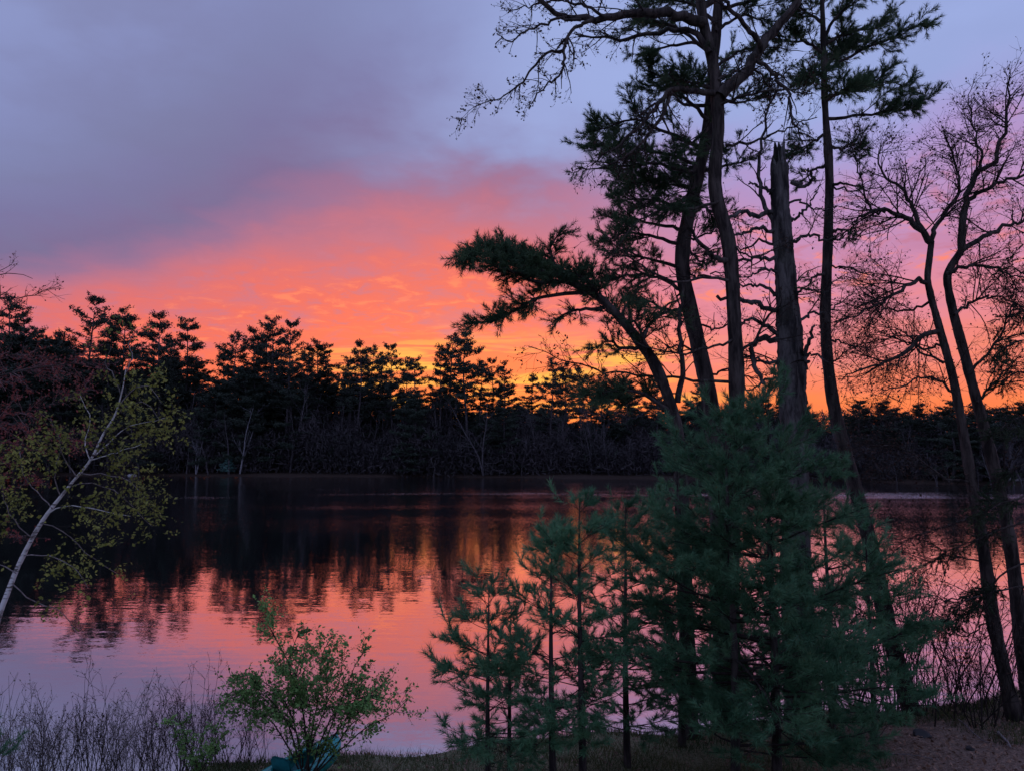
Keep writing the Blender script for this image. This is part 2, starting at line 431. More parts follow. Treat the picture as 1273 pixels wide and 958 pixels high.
# ------------------------------------------------------------------ terrain and lake
NX = [-400, -110, -60, -30, -20, -16, -14, -12, -9.5, -6, -2.5, 3, 8, 14, 30, 60, 90, 400]
NY = [60, 60, 50, 36, 30, 23, 17.5, 13.6, 11.6, 11.6, 12.8, 13.9, 15.2, 17, 24, 34, 45, 60]
FX = [-400, -120, -60, 0, 30, 45, 60, 75, 100, 400]
FY = [150, 150, 143, 134, 128, 122, 112, 104, 92, 60]
def shore_n(x): return np.interp(x, NX, NY)
def shore_f(x): return np.interp(x, FX, FY)
_rng = np.random.default_rng(3)
_ph = _rng.uniform(0, 6.28, 12)
def bumpy(x, y):
    return (np.sin(x * 1.9 + _ph[0]) * np.sin(y * 2.3 + _ph[1]) * .035 + np.sin(x * .7 + y * .5 + _ph[2]) * .05 + np.sin(x * 4.1 - y * 3.3 + _ph[3]) * .015)
def ground(x, y):
    x = np.asarray(x, float); y = np.asarray(y, float)
    wob = .18 * np.sin(x * 1.3 + _ph[4]) + .1 * np.sin(x * 3.1 + _ph[5])
    sn = shore_n(x) + wob - y; sf = y - shore_f(x) - 2 * np.sin(x * .11 + _ph[6]) - .8 * np.sin(x * .37 + _ph[7])
    s_ = np.maximum(np.maximum(sn, sf), np.maximum(-(x + 115), x - 118))
    sm = lambda v: np.clip(v, 0, 1) ** 2 * (3 - 2 * np.clip(v, 0, 1))
    near = .2 * sm(sn / .35) + np.minimum(np.maximum(sn, 0) * .15, 2.1) + bumpy(x, y) * sm(sn / 1.2)
    far = .25 * sm(s_ / .8) + np.minimum(np.maximum(s_, 0) * .07, 7.0) + bumpy(x * .12, y * .12) * 6 * sm(s_ / 20)
    land = np.where(sn > 0, near, far)
    return np.where(s_ > 0, land, -1.4 * sm(-s_ / 5.0) - .02)
gx = np.unique(np.r_[np.linspace(-2500, -400, 8), np.linspace(-400, -60, 24), np.linspace(-60, -14, 40), np.linspace(-14, 16, 180), np.linspace(16, 80, 50), np.linspace(80, 400, 24), np.linspace(400, 2500, 8)])
gy = np.unique(np.r_[np.linspace(-2500, -60, 8), np.linspace(-60, 4, 24), np.linspace(4, 18, 120), np.linspace(18, 60, 40), np.linspace(60, 200, 110), np.linspace(200, 3000, 14)])
GX, GY = np.meshgrid(gx, gy); GZ = ground(GX, GY)
mb = MB(); nx_, ny_ = len(gx), len(gy); ii = np.arange(nx_ * ny_).reshape(ny_, nx_)
mb.add(np.stack([GX, GY, GZ], -1), None, np.stack([ii[:-1, :-1], ii[:-1, 1:], ii[1:, 1:], ii[1:, :-1]], -1))
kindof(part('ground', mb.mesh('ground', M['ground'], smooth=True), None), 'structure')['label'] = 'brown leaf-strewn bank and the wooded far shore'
mb = MB(); mb.add([[-180, 2, 0], [180, 2, 0], [180, 190, 0], [-180, 190, 0]], None, [[0, 1, 2, 3]])
kindof(part('lake_water', mb.mesh('lake_water', M['water']), None), 'structure')['label'] = 'still lake mirroring the red sunset sky'
def gz(x, y): return float(ground(x, y))


def onground(px, d):
    """ground point in the direction of photo column px at forward distance d"""
    x = (px - CX) / F * d
    return np.array([x, d, gz(x, d)])


# ------------------------------------------------------------------ far wood: pines (shared meshes)
def far_pine(seed, H=25.0, narrow=1.0, bare=.35, full=1.0):
    rng = np.random.default_rng(seed)
    tr = MB(); cr = MB()
    z = np.linspace(0, H, 14); lean = rng.normal(0, .012, 2)
    line = np.stack([z * lean[0] + .25 * np.sin(z * .3 + seed), z * lean[1], z], 1)
    tubes(tr, line[:-1], np.linspace(.34, .06, 13), 6)
    zw = np.arange(H * bare, H * .97, rng.uniform(.75, 1.05)); nb_ = rng.integers(3, 7, len(zw)); zt = np.repeat(zw + rng.normal(0, .2, len(zw)), nb_) + rng.normal(0, .08, nb_.sum())
    nb = len(zt); rel = (zt - H * bare) / (H * (1 - bare))
    whorl = np.repeat(rng.uniform(.65, 1.15, len(zw)), nb_)
    L = narrow * whorl * np.interp(rel, [-.1, 0, .2, .5, .75, .92, 1], [3.2, 3.8, 4.9, 4.3, 2.9, 1.4, .6]) * rng.uniform(.55, 1.2, nb)
    az_ = rng.uniform(0, 6.283, nb); pitch = np.interp(rel, [0, .5, .85, 1], [-.08, .10, .4, .9]) + rng.normal(0, .08, nb)
    p0 = np.stack([np.interp(zt, z, line[:, 0]), np.interp(zt, z, line[:, 1]), zt], 1)
    d = np.stack([np.cos(az_) * np.cos(pitch), np.sin(az_) * np.cos(pitch), np.sin(pitch)], 1)
    br = wander(rng, p0, d, L, 6, .07, .045)
    tubes(tr, br, np.linspace(.07, .02, 6)[None] * np.ones((nb, 1)), 3)
    # foliage plates riding on the branches
    b2, _ = sprout(rng, br, np.full((nb, 6), .04), 2.2 * full, .25, 1.0, (.5, 1.1), (.6, 1.5), 3, .12, .06, .9, .45)
    pos = along(rng, br, int(16 * full), .35, 1.03); pos2 = along(rng, b2, int(20 * full), .1, 1.08)
    pos = np.concatenate([pos, pos2])
    K = len(pos); pos = pos + rng.normal(0, 1, (K, 3)) * [.18, .18, .14]
    dd = unit(rng.normal(0, 1, (K, 3)) * [1, 1, .7] + [0, 0, .6]); sd_ = unit(np.cross(dd, rng.normal(0, 1, (K, 3)))) * rng.uniform(.06, .12, K)[:, None]
    ln = rng.uniform(.25, .5, K)[:, None]
    cr.add(np.stack([pos - sd_, pos + sd_, pos + dd * ln], 1).reshape(-1, 3), np.arange(K * 3).reshape(-1, 3))
    return tr.mesh('pine_trunk', M['farbark']), cr.mesh('pine_crown', M['farneedle'])
FP = [far_pine(100 + i, 25.0, [.95, 1.1, .85, 1.0, .75, 1.15, .95, 1.0][i], [.45, .4, .5, .35, .55, .4, .42, .5][i]) for i in range(8)]
FP += [far_pine(120 + i, 25.0, [1.25, 1.4, 1.1][i], [.08, .14, .05][i], 1.35) for i in range(3)]


def put_far_pine(x, y, top_z, k, rz, label, group, wid=1.0):
    zb = gz(x, y) - .1; s_ = (top_z - zb) / 25.0
    o = thing('pine_tree', label, 'tree', (x, y, zb), group, rz); o.scale = (s_ * wid, s_ * wid, s_)
    part('trunk', FP[k][0], o); part('crown', FP[k][1], o)
    return o

rng = np.random.default_rng(11)
G_SKY = 'tall pines standing above the far wood'
sky_pines = [(8, 370, 3), (30, 397, 0), (52, 404, 2), (118, 371, 1), (157, 386, 5), (196, 391, 0), (233, 391, 4), (293, 416, 7), (316, 410, 0),
             (340, 397, 3), (358, 399, 1), (398, 424, 5), (447, 427, 0), (462, 432, 7), (490, 429, 1), (519, 441, 2), (560, 417, 7), (580, 414, 0),
             (611, 446, 1), (629, 451, 3), (684, 446, 3), (704, 452, 0), (722, 456, 7), (748, 459, 1), (780, 470, 5), (815, 472, 0), (865, 478, 3)]
own = {8: 'tall far pine whose top shows through the bare upper twigs of the maple',
       30: 'small far pine beside the tall one behind the maple twigs', 52: 'small far pine beside the tall one behind the maple twigs',
       118: 'broad full-crowned pine standing high above the far wood, widest of its row',
       157: 'far pine straight behind the tip of the white birch',
       196: 'dense-crowned far pine close beside the slender see-through one',
       233: 'slender far pine with an open, see-through crown and bare lower trunk',
       293: 'lower far pine leaning against the tall merged peak of two crowns', 316: 'lower far pine leaning against the tall merged peak of two crowns',
       340: 'fuller of two far pines whose crowns merge in a tall peak', 358: 'thinner of two far pines whose crowns merge in a tall peak',
       398: 'lone lower far pine with a gap of sky on either side',
       447: 'one of two small far pines with touching crowns before the yellow glow', 462: 'one of two small far pines with touching crowns before the yellow glow',
       490: 'dense dark far pine between the small touching pair and the twin pines',
       519: 'lower far pine just beside the twin pines before the brightest glow',
       560: 'shorter of the twin pines before the brightest yellow sunset glow', 580: 'taller of the twin pines before the brightest yellow sunset glow'}
sky_fill = [(75, 408, 2), (140, 396, 4), (212, 416, 2), (278, 434, 4), (328, 410, 2), (384, 436, 4), (432, 443, 2), (475, 440, 4), (505, 444, 2),
            (547, 442, 4), (597, 444, 2), (662, 463, 4), (735, 463, 2)]
for i, (px, py, k) in enumerate(sky_fill):
    d = float(shore_f((px - CX) / F * 140)) + [20, 8, 15, 24][i % 4]; p = P(px, py, d)
    put_far_pine(p[0], d, p[2], k, rng.uniform(0, 6.28), 'narrower far pine standing in a gap between the taller pines', 'narrow pines between the tall far pines', rng.uniform(.8, 1.0))
for i, (px, py, k) in enumerate(sky_pines):
    x0 = (px - CX) / F * 140; d = float(shore_f(x0)) + [6, 14, 9, 18, 11][i % 5]
    lab = own.get(px, 'far pine seen beneath the lifted bough of the leaning pine' if px < 640 else 'far pine seen under the curved trunk of the leaning pine' if px < 770 else 'far pine top showing between the tall trunks on the near bank')
    p = P(px, py, d); put_far_pine(p[0], d, p[2], k, rng.uniform(0, 6.28), lab, G_SKY, rng.uniform(.9, 1.1))
# the closed wood under them
for i in range(110):
    px = -60 + 1390 * (i + rng.random()) / 110; d0 = float(shore_f((px - CX) / F * 125)); d = d0 + rng.uniform(4, 30)
    top = np.interp(px, [0, 100, 250, 300, 420, 520, 640, 760, 1000, 1100, 1273], [412, 424, 446, 452, 460, 478, 496, 498, 496, 498, 498]) + rng.uniform(-4, 30)
    p = P(px, top, d); put_far_pine(p[0], d, p[2], int(rng.choice([8, 9, 10])), rng.uniform(0, 6.28), 'dark pine packed inside the wood on the far shore', 'pines inside the far wood', rng.uniform(1.35, 1.9))


# bare broadleaf trees along the far water's edge
def far_bare(seed, H=14.0, m1=None):
    rng = np.random.default_rng(seed); tr = MB(); cr = MB()
    nst = rng.integers(1, 3)
    st_ = wander(rng, np.zeros((nst, 3)), np.c_[rng.normal(0, .13, (nst, 2)), np.ones(nst)], np.full(nst, H), 9, .06, .04)
    sr = np.linspace(.16, .03, 9)[None] * np.ones((nst, 1))
    tubes(tr, st_, sr, 5)
    b1, r1 = sprout(rng, st_, sr, 1.5, .25, 1, (.4, .9), (2.0, 5.0), 6, .14, .05, 0, .5, .06, .03)
    b2, r2 = sprout(rng, b1, r1, 1.6, .2, 1, (.4, .9), (.7, 2.0), 4, .2, .05, 0, .4, .035, .02)
    b3, r3 = sprout(rng, b2, r2, 2.4, .2, 1, (.4, .9), (.4, 1.1), 3, .2, .03, 0, .4, .022, .014)
    tubes(cr, b1, r1, 3); tubes(cr, b2, r2, 3); tubes(cr, b3, r3, 3)
    return tr.mesh('bare_trunk', m1 or M['farbark']), cr.mesh('bare_crown', m1 or M['farbark'])
FB = [far_bare(200 + i) for i in range(6)]
FBP = far_bare(230, 14, M['palebark'])


def put_far_bare(px, d, top_py, k, label, group):
    x = (px - CX) / F * d; zb = gz(x, d) - .1; z1 = P(px, top_py, d)[2]; s_ = (z1 - zb) / 14.0
    o = thing('bare_tree', label, 'tree', (x, d, zb), group, rng.uniform(0, 6.28)); o.scale = (s_ * 1.25, s_ * 1.25, s_)
    me = FBP if k < 0 else FB[k]
    part('trunk', me[0], o); part('crown', me[1], o)
for i in range(150):
    px = -40 + i * 9.1 + rng.uniform(-6, 6); d = float(shore_f((px - CX) / F * 125)) + rng.uniform(1.5, 14)
    top = np.interp(px, [0, 250, 420, 520, 640, 760, 1000, 1273], [470, 480, 485, 492, 498, 505, 515, 520]) + rng.uniform(0, 55)
    put_far_bare(px, d, top, int(rng.integers(0, 6)), 'leafless grey tree at the foot of the far wood', 'bare trees along the far shore')
put_far_bare(246, float(shore_f(-57)) + .9, 520, -1, 'pale slanting bare trunk at the far water edge beside the blue-green conifer', None)
put_far_bare(300, float(shore_f(-48)) + 1.2, 505, -1, 'pale straight bare trunk just behind the blue-green conifer', None)

# small blue-green conifer at the far water edge
o_d = float(shore_f(-51)) + 1.6
rngc = np.random.default_rng(5)
base = onground(285, o_d)
cr = MB(); tr = MB(); tubes(tr, base + np.array([[0, 0, -.1], [0, 0, 1.6], [0, 0, 3.4]]), [.09, .06, .02], 5)
for zz in np.arange(.5, 3.3, .38):
    nb = 7; aa = rngc.uniform(0, 6.28, nb); L = (2.0 - .5 * zz) * rngc.uniform(.7, 1.15, nb)
    br = wander(rngc, np.tile(base + [0, 0, zz], (nb, 1)), np.c_[np.cos(aa), np.sin(aa), np.full(nb, .1)], L, 4, .08, 0)
    tubes(tr, br, np.full((nb, 4), .02), 3); pos = along(rngc, br, 26, .25, 1.0)
    needles(cr, rngc, np.stack([pos, pos + unit(rngc.normal(0, 1, pos.shape)) * [.2, .2, .06]], 1), 3, .32, .09)
o = thing('blue_conifer', 'small pale blue-green conifer at the far water edge', 'tree', base)
part('trunk', tr.mesh('conifer_trunk', M['farbark'], base), o); part('crown', cr.mesh('conifer_crown', M['paleneedle'], base), o)

# undergrowth that closes the wood: uncountable brush
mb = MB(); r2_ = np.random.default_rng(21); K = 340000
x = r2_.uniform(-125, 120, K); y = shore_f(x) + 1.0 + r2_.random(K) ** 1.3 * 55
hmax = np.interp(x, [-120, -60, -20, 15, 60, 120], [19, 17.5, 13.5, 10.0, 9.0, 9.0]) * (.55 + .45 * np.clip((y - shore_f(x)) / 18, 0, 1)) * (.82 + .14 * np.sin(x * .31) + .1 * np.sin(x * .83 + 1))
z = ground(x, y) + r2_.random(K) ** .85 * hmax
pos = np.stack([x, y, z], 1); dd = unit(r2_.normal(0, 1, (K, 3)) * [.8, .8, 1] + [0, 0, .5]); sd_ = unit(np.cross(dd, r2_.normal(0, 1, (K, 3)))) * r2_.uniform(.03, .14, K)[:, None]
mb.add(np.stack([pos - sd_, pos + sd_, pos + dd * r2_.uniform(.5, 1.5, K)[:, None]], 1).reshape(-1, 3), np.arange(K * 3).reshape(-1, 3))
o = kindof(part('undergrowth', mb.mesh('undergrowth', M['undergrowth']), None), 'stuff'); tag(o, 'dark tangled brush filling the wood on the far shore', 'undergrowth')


# rocks
def rock(name, label, c, size, mt, seed, flat=.6, group=None):
    rg = np.random.default_rng(seed)
    import bmesh
    bm = bmesh.new(); bmesh.ops.create_icosphere(bm, subdivisions=3, radius=1)
    k = rg.normal(0, 1, (6, 3)); ph = rg.uniform(0, 6, 6)
    for v in bm.verts:
        c0 = np.array(v.co); s_ = 1 + sum(.07 * math.sin(2.2 * float(np.dot(k[i], c0)) + ph[i]) for i in range(6))
        for kk in k[:4]:
            kn = kk / np.linalg.norm(kk); dd = float(np.dot(c0 * s_, kn))
            if dd > .72: s_ *= .72 / dd
        v.co = (c0[0] * s_ * size, c0[1] * s_ * size * .8, c0[2] * s_ * size * flat)
    me = bpy.data.meshes.new(name); bm.to_mesh(me); bm.free(); me.materials.append(mt)
    ob = part(name, me, None); ob.location = (float(c[0]), float(c[1]), float(c[2]) + size * flat * .35); ob.rotation_euler = (0, 0, rg.uniform(0, 6))
    return tag(ob, label, 'rock', group)
d = float(shore_f(-66)) + .6; rock('boulder', 'pale grey boulder at the far water edge behind the birch', onground(168, d), 1.3, M['palerock'], 1, .5)
for i, px in enumerate((1250, 1263)):
    d = 104.5 - i; rock('boulder', 'pale boulder at the far water line behind the twin-stemmed oak', onground(px, float(shore_f((px - CX) / F * 105)) + 1.0), .7, M['palerock'], 5 + i, .5, 'pale boulders on the far shore')
rock('stone', 'dark stone lying on the brown leafy bank', onground(1131, 12.1), .17, M['darkrock'], 31, .5)
rock('stone', 'small dark stone on the bank near the leaning oak trunks', onground(1187, 11.35), .09, M['darkrock'], 32, .5)
rock('stone', 'pale flat stone in the grass beside the big young pines', onground(1003, 11.4), .07, M['palerock'], 33, .4)

# pale blue shed half hidden in the trees of the far right shore
d = float(shore_f(65)) + 9; b = onground(1190, d); sh = thing('shed', 'pale blue shed half hidden among trees on the far shore', 'shed', b)
def boxmb(x0, x1, y0, y1, z0, z1):
    m_ = MB(); v = [[x, y, z] for x in (x0, x1) for y in (y0, y1) for z in (z0, z1)]
    m_.add(v, None, [[0, 1, 3, 2], [4, 6, 7, 5], [0, 4, 5, 1], [2, 3, 7, 6], [0, 2, 6, 4], [1, 5, 7, 3]]); return m_
part('wall', boxmb(-1.6, 1.6, -1.2, 1.2, -.4, 4.0).mesh('shed_wall', M['bluewall']), sh)
rf = MB(); rf.add([[-1.8, -1.5, 3.95], [1.8, -1.5, 3.95], [1.8, 0, 4.9], [-1.8, 0, 4.9], [1.8, 1.5, 3.95], [-1.8, 1.5, 3.95]], [[0, 3, 5], [1, 4, 2]], [[0, 1, 2, 3], [3, 2, 4, 5], [0, 5, 4, 1]])
part('roof', rf.mesh('shed_roof', M['roof']), sh)
part('window', boxmb(-.4, .5, -1.23, -1.18, 2.2, 3.1).mesh('shed_window', M['glass']), sh)


# ------------------------------------------------------------------ near trees
class Tree:
    """hand-laid trunk and limbs, grown-on twigs / needles; tree > trunk, limb (> twigs, needles, buds)"""
    def __init__(self, name, label, base, mat_, seed, category='tree', group=None):
        self.base = np.asarray(base, float); self.o = thing(name, label, category, self.base, group); self.m = mat_; self.rng = np.random.default_rng(seed)
    def line(self, path, d0, d1, n):
        k = np.linspace(0, 1, len(path)); return smoothline([P(px, py, d0 + (d1 - d0) * kk) for (px, py), kk in zip(path, k)], n)
    def trunk(self, pts, r, n=40, sides=12, name='trunk', rough=.05, jag=None, relief=1.0):
        r = [v * .69 for v in r]
        L = pts if isinstance(pts, np.ndarray) else np.array(pts)
        n *= 4; sides = max(sides, 10) * 2; L = smoothline(L, n); rr = np.interp(np.linspace(0, 1, n), np.linspace(0, 1, len(r)), r) * (1 + np.interp(np.arange(n), np.arange(0, n, 4), self.rng.normal(0, rough, len(range(0, n, 4)))))
        mb = MB(); tubes(mb, L, rr, sides, jag is None)
        v = mb.v[0].reshape(n, sides, 3); g = self.rng; a_ = np.arange(sides) * 2 * np.pi / sides; kz = np.arange(n)[:, None]
        rel = sum(np.sin(a_[None] * k + kz * f + p) * w for k, f, p, w in [(3, .05, g.uniform(0, 6), .035), (5, -.09, g.uniform(0, 6), .035), (8, .13, g.uniform(0, 6), .04), (2, .02, g.uniform(0, 6), .05)])
        rel = rel + g.normal(0, .022, (n, sides)); v += (v - L[:, None]) * (rel * relief)[..., None]
        if jag is not None:
            jg = np.interp(np.arange(sides) / sides, np.arange(len(jag)) / len(jag), jag) + g.uniform(0, .07, sides)
            v[-1, :, 2] += jg; v[-2, :, 2] += jg * .45; v[-1, :, :2] += (L[-1, :2] - v[-1, :, :2]) * .25
        part(name, mb.mesh(name, self.m, self.base, True), self.o)
        self.tr = (L[None], rr[None]); return L, rr
    def bare(self, path, d0, d1, r0, r1, dens=1.0, length=1.0, droop=0.0, bud='darkbud', nb=2, levels=3, lm=None, start=.12, pts=None):
        n = 20; L = self.line(path, d0, d1, n) if pts is None else smoothline(pts, n)
        L[1:] += self.rng.normal(0, .022, (n - 1, 3)); rr = np.linspace(r0, r1, n)
        mb = MB(); tubes(mb, L, rr, 7, True); lo = part('limb', mb.mesh('limb', lm or self.m, self.base, True), self.o)
        g = self.rng; PP, RR = L[None], rr[None]
        a1, q1 = sprout(g, PP, RR, 4.2 * dens, start, 1, (.4, 1.1), (.5 * length, 1.2 * length), 7, .12, -droop, .2, .4, .015, .005)
        a2, q2 = sprout(g, cat(a1, resamp(PP[:, 8:], 7)), cat(q1, resamp(RR[:, 8:, None], 7)[..., 0]), 6.0 * dens, .15, 1, (.4, 1.1), (.25 * length, .7 * length), 5, .14, -droop * .6, .1, .4, .0075, .0032)
        tw = MB(); tubes(tw, a1, q1, 4); tubes(tw, a2, q2, 3); tips = a2
        if levels >= 3:
            a3, q3 = sprout(g, a2, q2, 7.0 * dens, .15, 1, (.4, 1.0), (.12 * length, .36 * length), 4, .12, 0.0, 0, .3, .0045, .0026)
            tubes(tw, a3, q3, 3); tips = cat(a3, resamp(a2, 4))
        part('twigs', tw.mesh('twigs', M['twig'] if lm is None else lm, self.base), lo)
        if nb and len(tips):
            bm_ = MB(); leaves(bm_, g, along(g, tips, nb, .5, 1.0), .042, .3, .008); part('buds', bm_.mesh('buds', M[bud], self.base), lo)
        return lo
    def pine(self, path, d0, d1, r0, r1, start=.35, dens=1.0, spread=1.0, per=34, mt='oldneedle', pts=None, ln=.105, wd=.009, up=.05):
        n = 12; L = self.line(path, d0, d1, n) if pts is None else smoothline(pts, n)
        L[1:] += self.rng.normal(0, .015, (n - 1, 3)); rr = np.linspace(r0, r1, n); g = self.rng
        mb = MB(); tubes(mb, L, rr, 6, True); PP, RR = L[None], rr[None]
        lo = part('limb', mb.mesh('limb', self.m, self.base, True), self.o)
        a1, q1 = sprout(g, PP, RR, 8.0 * dens, start, 1, (.5, 1.15), (.45 * spread, 1.1 * spread), 5, .14, up, .55, .5, .012, .005)
        a2, q2 = sprout(g, cat(a1, resamp(PP[:, 5:], 5)), cat(q1, resamp(RR[:, 5:, None], 5)[..., 0]), 12.0 * dens, .1, 1.0, (.4, 1.0), (.14, .36), 4, .16, up * 1.5, .4, .3, .006, .0035)
        tw = MB(); tubes(tw, a1, q1, 4); tubes(tw, a2, q2, 3); part('twigs', tw.mesh('twigs', M['twig'], self.base), lo)
        nd = MB(); needles(nd, g, a2, per, ln, wd); needles(nd, g, resamp(a1, 4)[:, 1:], per // 2, ln, wd); needles(nd, g, PP[:, -3:], per, ln, wd)
        part('needles', nd.mesh('needles', M[mt], self.base), lo)
        return lo


def from_trunk(tree, px_d, path, d0, d1): return path

# --- tall budding oak
d = 13.3
OA = Tree('oak_tree', 'tall leafless oak with a curving dark trunk and long arms high above the lake', onground(905, d), M['bark'], 41)
base = OA.base
tp = [base + [0, 0, -.15]] + [P(px, py, d + dd) for px, py, dd in [(908, 760, 0), (913, 620, 0), (916, 500, 0), (913, 400, 0), (906, 305, .05), (889, 235, .1), (893, 150, .1), (886, 80, .1), (873, 20, .1), (868, -60, .1), (885, -170, .2)]]
OA.trunk(tp, [.27, .21, .2, .19, .18, .175, .17, .16, .15, .13, .10, .05])
OB = OA.bare
OB([(895, 120), (925, 90), (948, 58), (975, 22), (992, 0), (1025, -55)], d, d + .4, .115, .05, .8)
OB([(945, 66), (942, 50), (925, 30), (905, 8), (890, -40)], d, d - .6, .05, .025, 1)
OB([(874, 28), (840, 20), (800, 18), (760, 22), (715, 24), (690, 16), (668, 0), (645, -22)], d, d - 1.2, .10, .03, 1.1, .9, .02)
OB([(882, 66), (862, 40), (830, 38), (790, 44), (750, 47), (715, 45)], d, d + .6, .06, .015, 1.1, .8, .03)
OB([(740, 24), (714, 33), (702, 58), (698, 85), (685, 103), (664, 122)], d - .8, d - 1.3, .035, .010, 1.5, .6, .06, start=.2)
OB([(701, 62), (676, 70), (655, 95), (630, 118), (588, 134)], d - 1.0, d - 1.5, .025, .006, 1.8, .6, .05, start=.1)
OB([(722, 25), (690, 25), (660, 38), (640, 46), (613, 54)], d - .9, d - 1.2, .028, .008, 1.5, .6, .04, start=.1)
OB([(760, 22), (735, 12), (700, 2), (660, 6), (630, 14)], d - .7, d - .2, .03, .008, 1.4, .6, .03, start=.1)
OB([(888, 116), (850, 112), (832, 112), (812, 140), (780, 170), (735, 205)], d, d - .7, .06, .010, 1.3, .7, .05)
OB([(836, 112), (826, 140), (800, 175), (762, 205), (712, 212)], d - .2, d - .9, .04, .008, 1.4, .7, .04)
OB([(940, 74), (965, 95), (980, 122), (985, 150), (997, 178)], d + .1, d - .4, .04, .010, 1.2, .7, .03)
OB([(902, 180), (935, 177), (975, 160), (1015, 145)], d, d + .5, .028, .009, 1, .7)
OB([(896, 130), (930, 118), (970, 112), (1010, 118)], d, d - .9, .03, .008, 1.4, .7)
OB([(893, 100), (930, 85), (960, 100), (985, 85)], d, d + .8, .03, .008, 1.4, .7)
OB([(905, 325), (885, 318), (868, 300), (858, 285), (850, 262)], d, d - .3, .055, .015, .9, .6)
OB([(916, 475), (870, 472), (810, 466), (750, 462), (700, 448), (655, 432)], d, d - .8, .03, .006, 1.1, .8, -.01, start=.3)
OB([(910, 350), (880, 345), (840, 350), (800, 330), (760, 300), (742, 285)], d, d - .6, .03, .006, 1.2, .8, start=.2)
OB([(895, 250), (860, 258), (820, 262), (780, 290), (758, 320)], d, d - .5, .03, .006, 1.3, .8, start=.2)
OB([(914, 420), (885, 430), (850, 440), (800, 430), (760, 410)], d, d - 1.0, .025, .006, 1.2, .8, start=.2)
OB([(914, 440), (940, 420), (965, 380), (990, 350), (1015, 330)], d, d + .9, .03, .008, 1.0, .8)
OB([(908, 300), (935, 320), (960, 310), (1000, 290)], d, d - .5, .02, .006, 1.1, .7)
for i, (py, a_, el_) in enumerate([(10, .6, .6), (-30, 2.4, .7), (-60, 4.2, .6), (-100, 5.6, .8), (-120, 1.5, 1.0)]):   # the rest of the crown, above the frame
    p0 = P(870, py, d + .1); dv = np.array([math.cos(a_) * math.cos(el_), math.sin(a_) * math.cos(el_), math.sin(el_)])
    OA.bare(None, 0, 0, .07, .015, .7, 1.0, levels=2, pts=[p0, p0 + dv * 1.1 + [0, 0, .1], p0 + dv * 2.3 + [0, 0, .5], p0 + dv * 3.2 + [0, 0, .6]])

# --- tall pine behind the oak
d = 14.4
PA = Tree('pine_tree', 'tall pine with a crooked trunk and hanging needle boughs, close behind the tall oak', onground(893, d - .9), M['pinebark'], 43)
tp = [PA.base + [0, 0, -.15]] + [P(px, py, d + dd) for px, py, dd in [(894, 640, -.4), (883, 500, 0), (859, 390, 0), (848, 320, 0), (864, 232, 0), (880, 160, .1), (886, 90, .1), (892, 20, .1), (898, -80, .1), (905, -210, .1)]]
PA.trunk(tp, [.3, .27, .25, .23, .22, .2, .18, .16, .13, .09, .03])
for path, dd, st_, de in [
        ([(880, 150), (850, 120), (822, 95), (805, 88)], -.3, .3, 1.2), ([(884, 130), (850, 130), (825, 105), (815, 112)], .7, .3, 1.0),
        ([(876, 185), (830, 165), (785, 150), (738, 160)], -.6, .35, 1.1), ([(872, 205), (820, 190), (770, 180), (728, 180)], .3, .35, 1.1),
        ([(868, 218), (820, 205), (775, 205), (735, 200)], -.9, .4, .9), ([(864, 238), (830, 225), (790, 226), (762, 222)], .8, .2, 1.2),
        ([(858, 262), (820, 250), (785, 248), (768, 240)], -.4, .2, 1.1), ([(852, 285), (820, 280), (785, 270), (765, 275)], .5, .25, 1.0),
        ([(850, 305), (815, 295), (780, 288), (762, 300)], -.8, .25, 1.0), ([(849, 335), (810, 322), (775, 312), (758, 316)], .3, .25, .9),
        ([(853, 362), (815, 345), (780, 342), (752, 350)], -.4, .3, .8), ([(857, 385), (830, 385), (800, 372), (782, 380)], .7, .3, .8),
        ([(886, 70), (850, 40), (810, 25), (775, 36)], -.5, .3, 1.1), ([(888, 50), (850, 55), (815, 62), (790, 70)], .6, .3, .8),
        ([(890, 30), (860, 5), (830, 0), (800, 8)], .2, .2, 1.1), ([(888, 84), (925, 62), (955, 68)], .4, .3, 1.0), ([(886, 120), (915, 128), (942, 122)], .7, .3, .9),
        ([(868, 215), (905, 205), (938, 198)], .6, .45, .9), ([(890, 40), (925, 20), (962, 28)], .6, .3, 1.0), ([(880, 160), (862, 175), (840, 195)], -1.2, .1, 1.1),
        ([(866, 230), (848, 250), (830, 262)], -1.2, .1, 1.1), ([(862, 245), (880, 262), (890, 282)], 1.2, .2, .9), ([(850, 300), (865, 320), (880, 330)], 1.0, .3, .8),
        ([(884, 110), (868, 105), (845, 98)], -1.3, .1, 1.1), ([(884, 110), (896, 90), (905, 70)], 1.3, .2, .8), ([(872, 200), (850, 215), (835, 222)], 1.3, .1, 1.0)]:
    PA.pine(path, d, d + dd, .04, .010, st_, de * 1.25, .95, 52)
for i in range(7):
    p0 = P(893 + i, 10 - 28 * i, d + .1); a_ = i * 2.4; L_ = 1.9 - .18 * i
    PA.pine(None, 0, 0, .04, .01, .2, 1.0, .9, 28, pts=[p0, p0 + np.array([math.cos(a_), math.sin(a_), .25]) * L_ * .5, p0 + np.array([math.cos(a_), math.sin(a_), .4]) * L_])

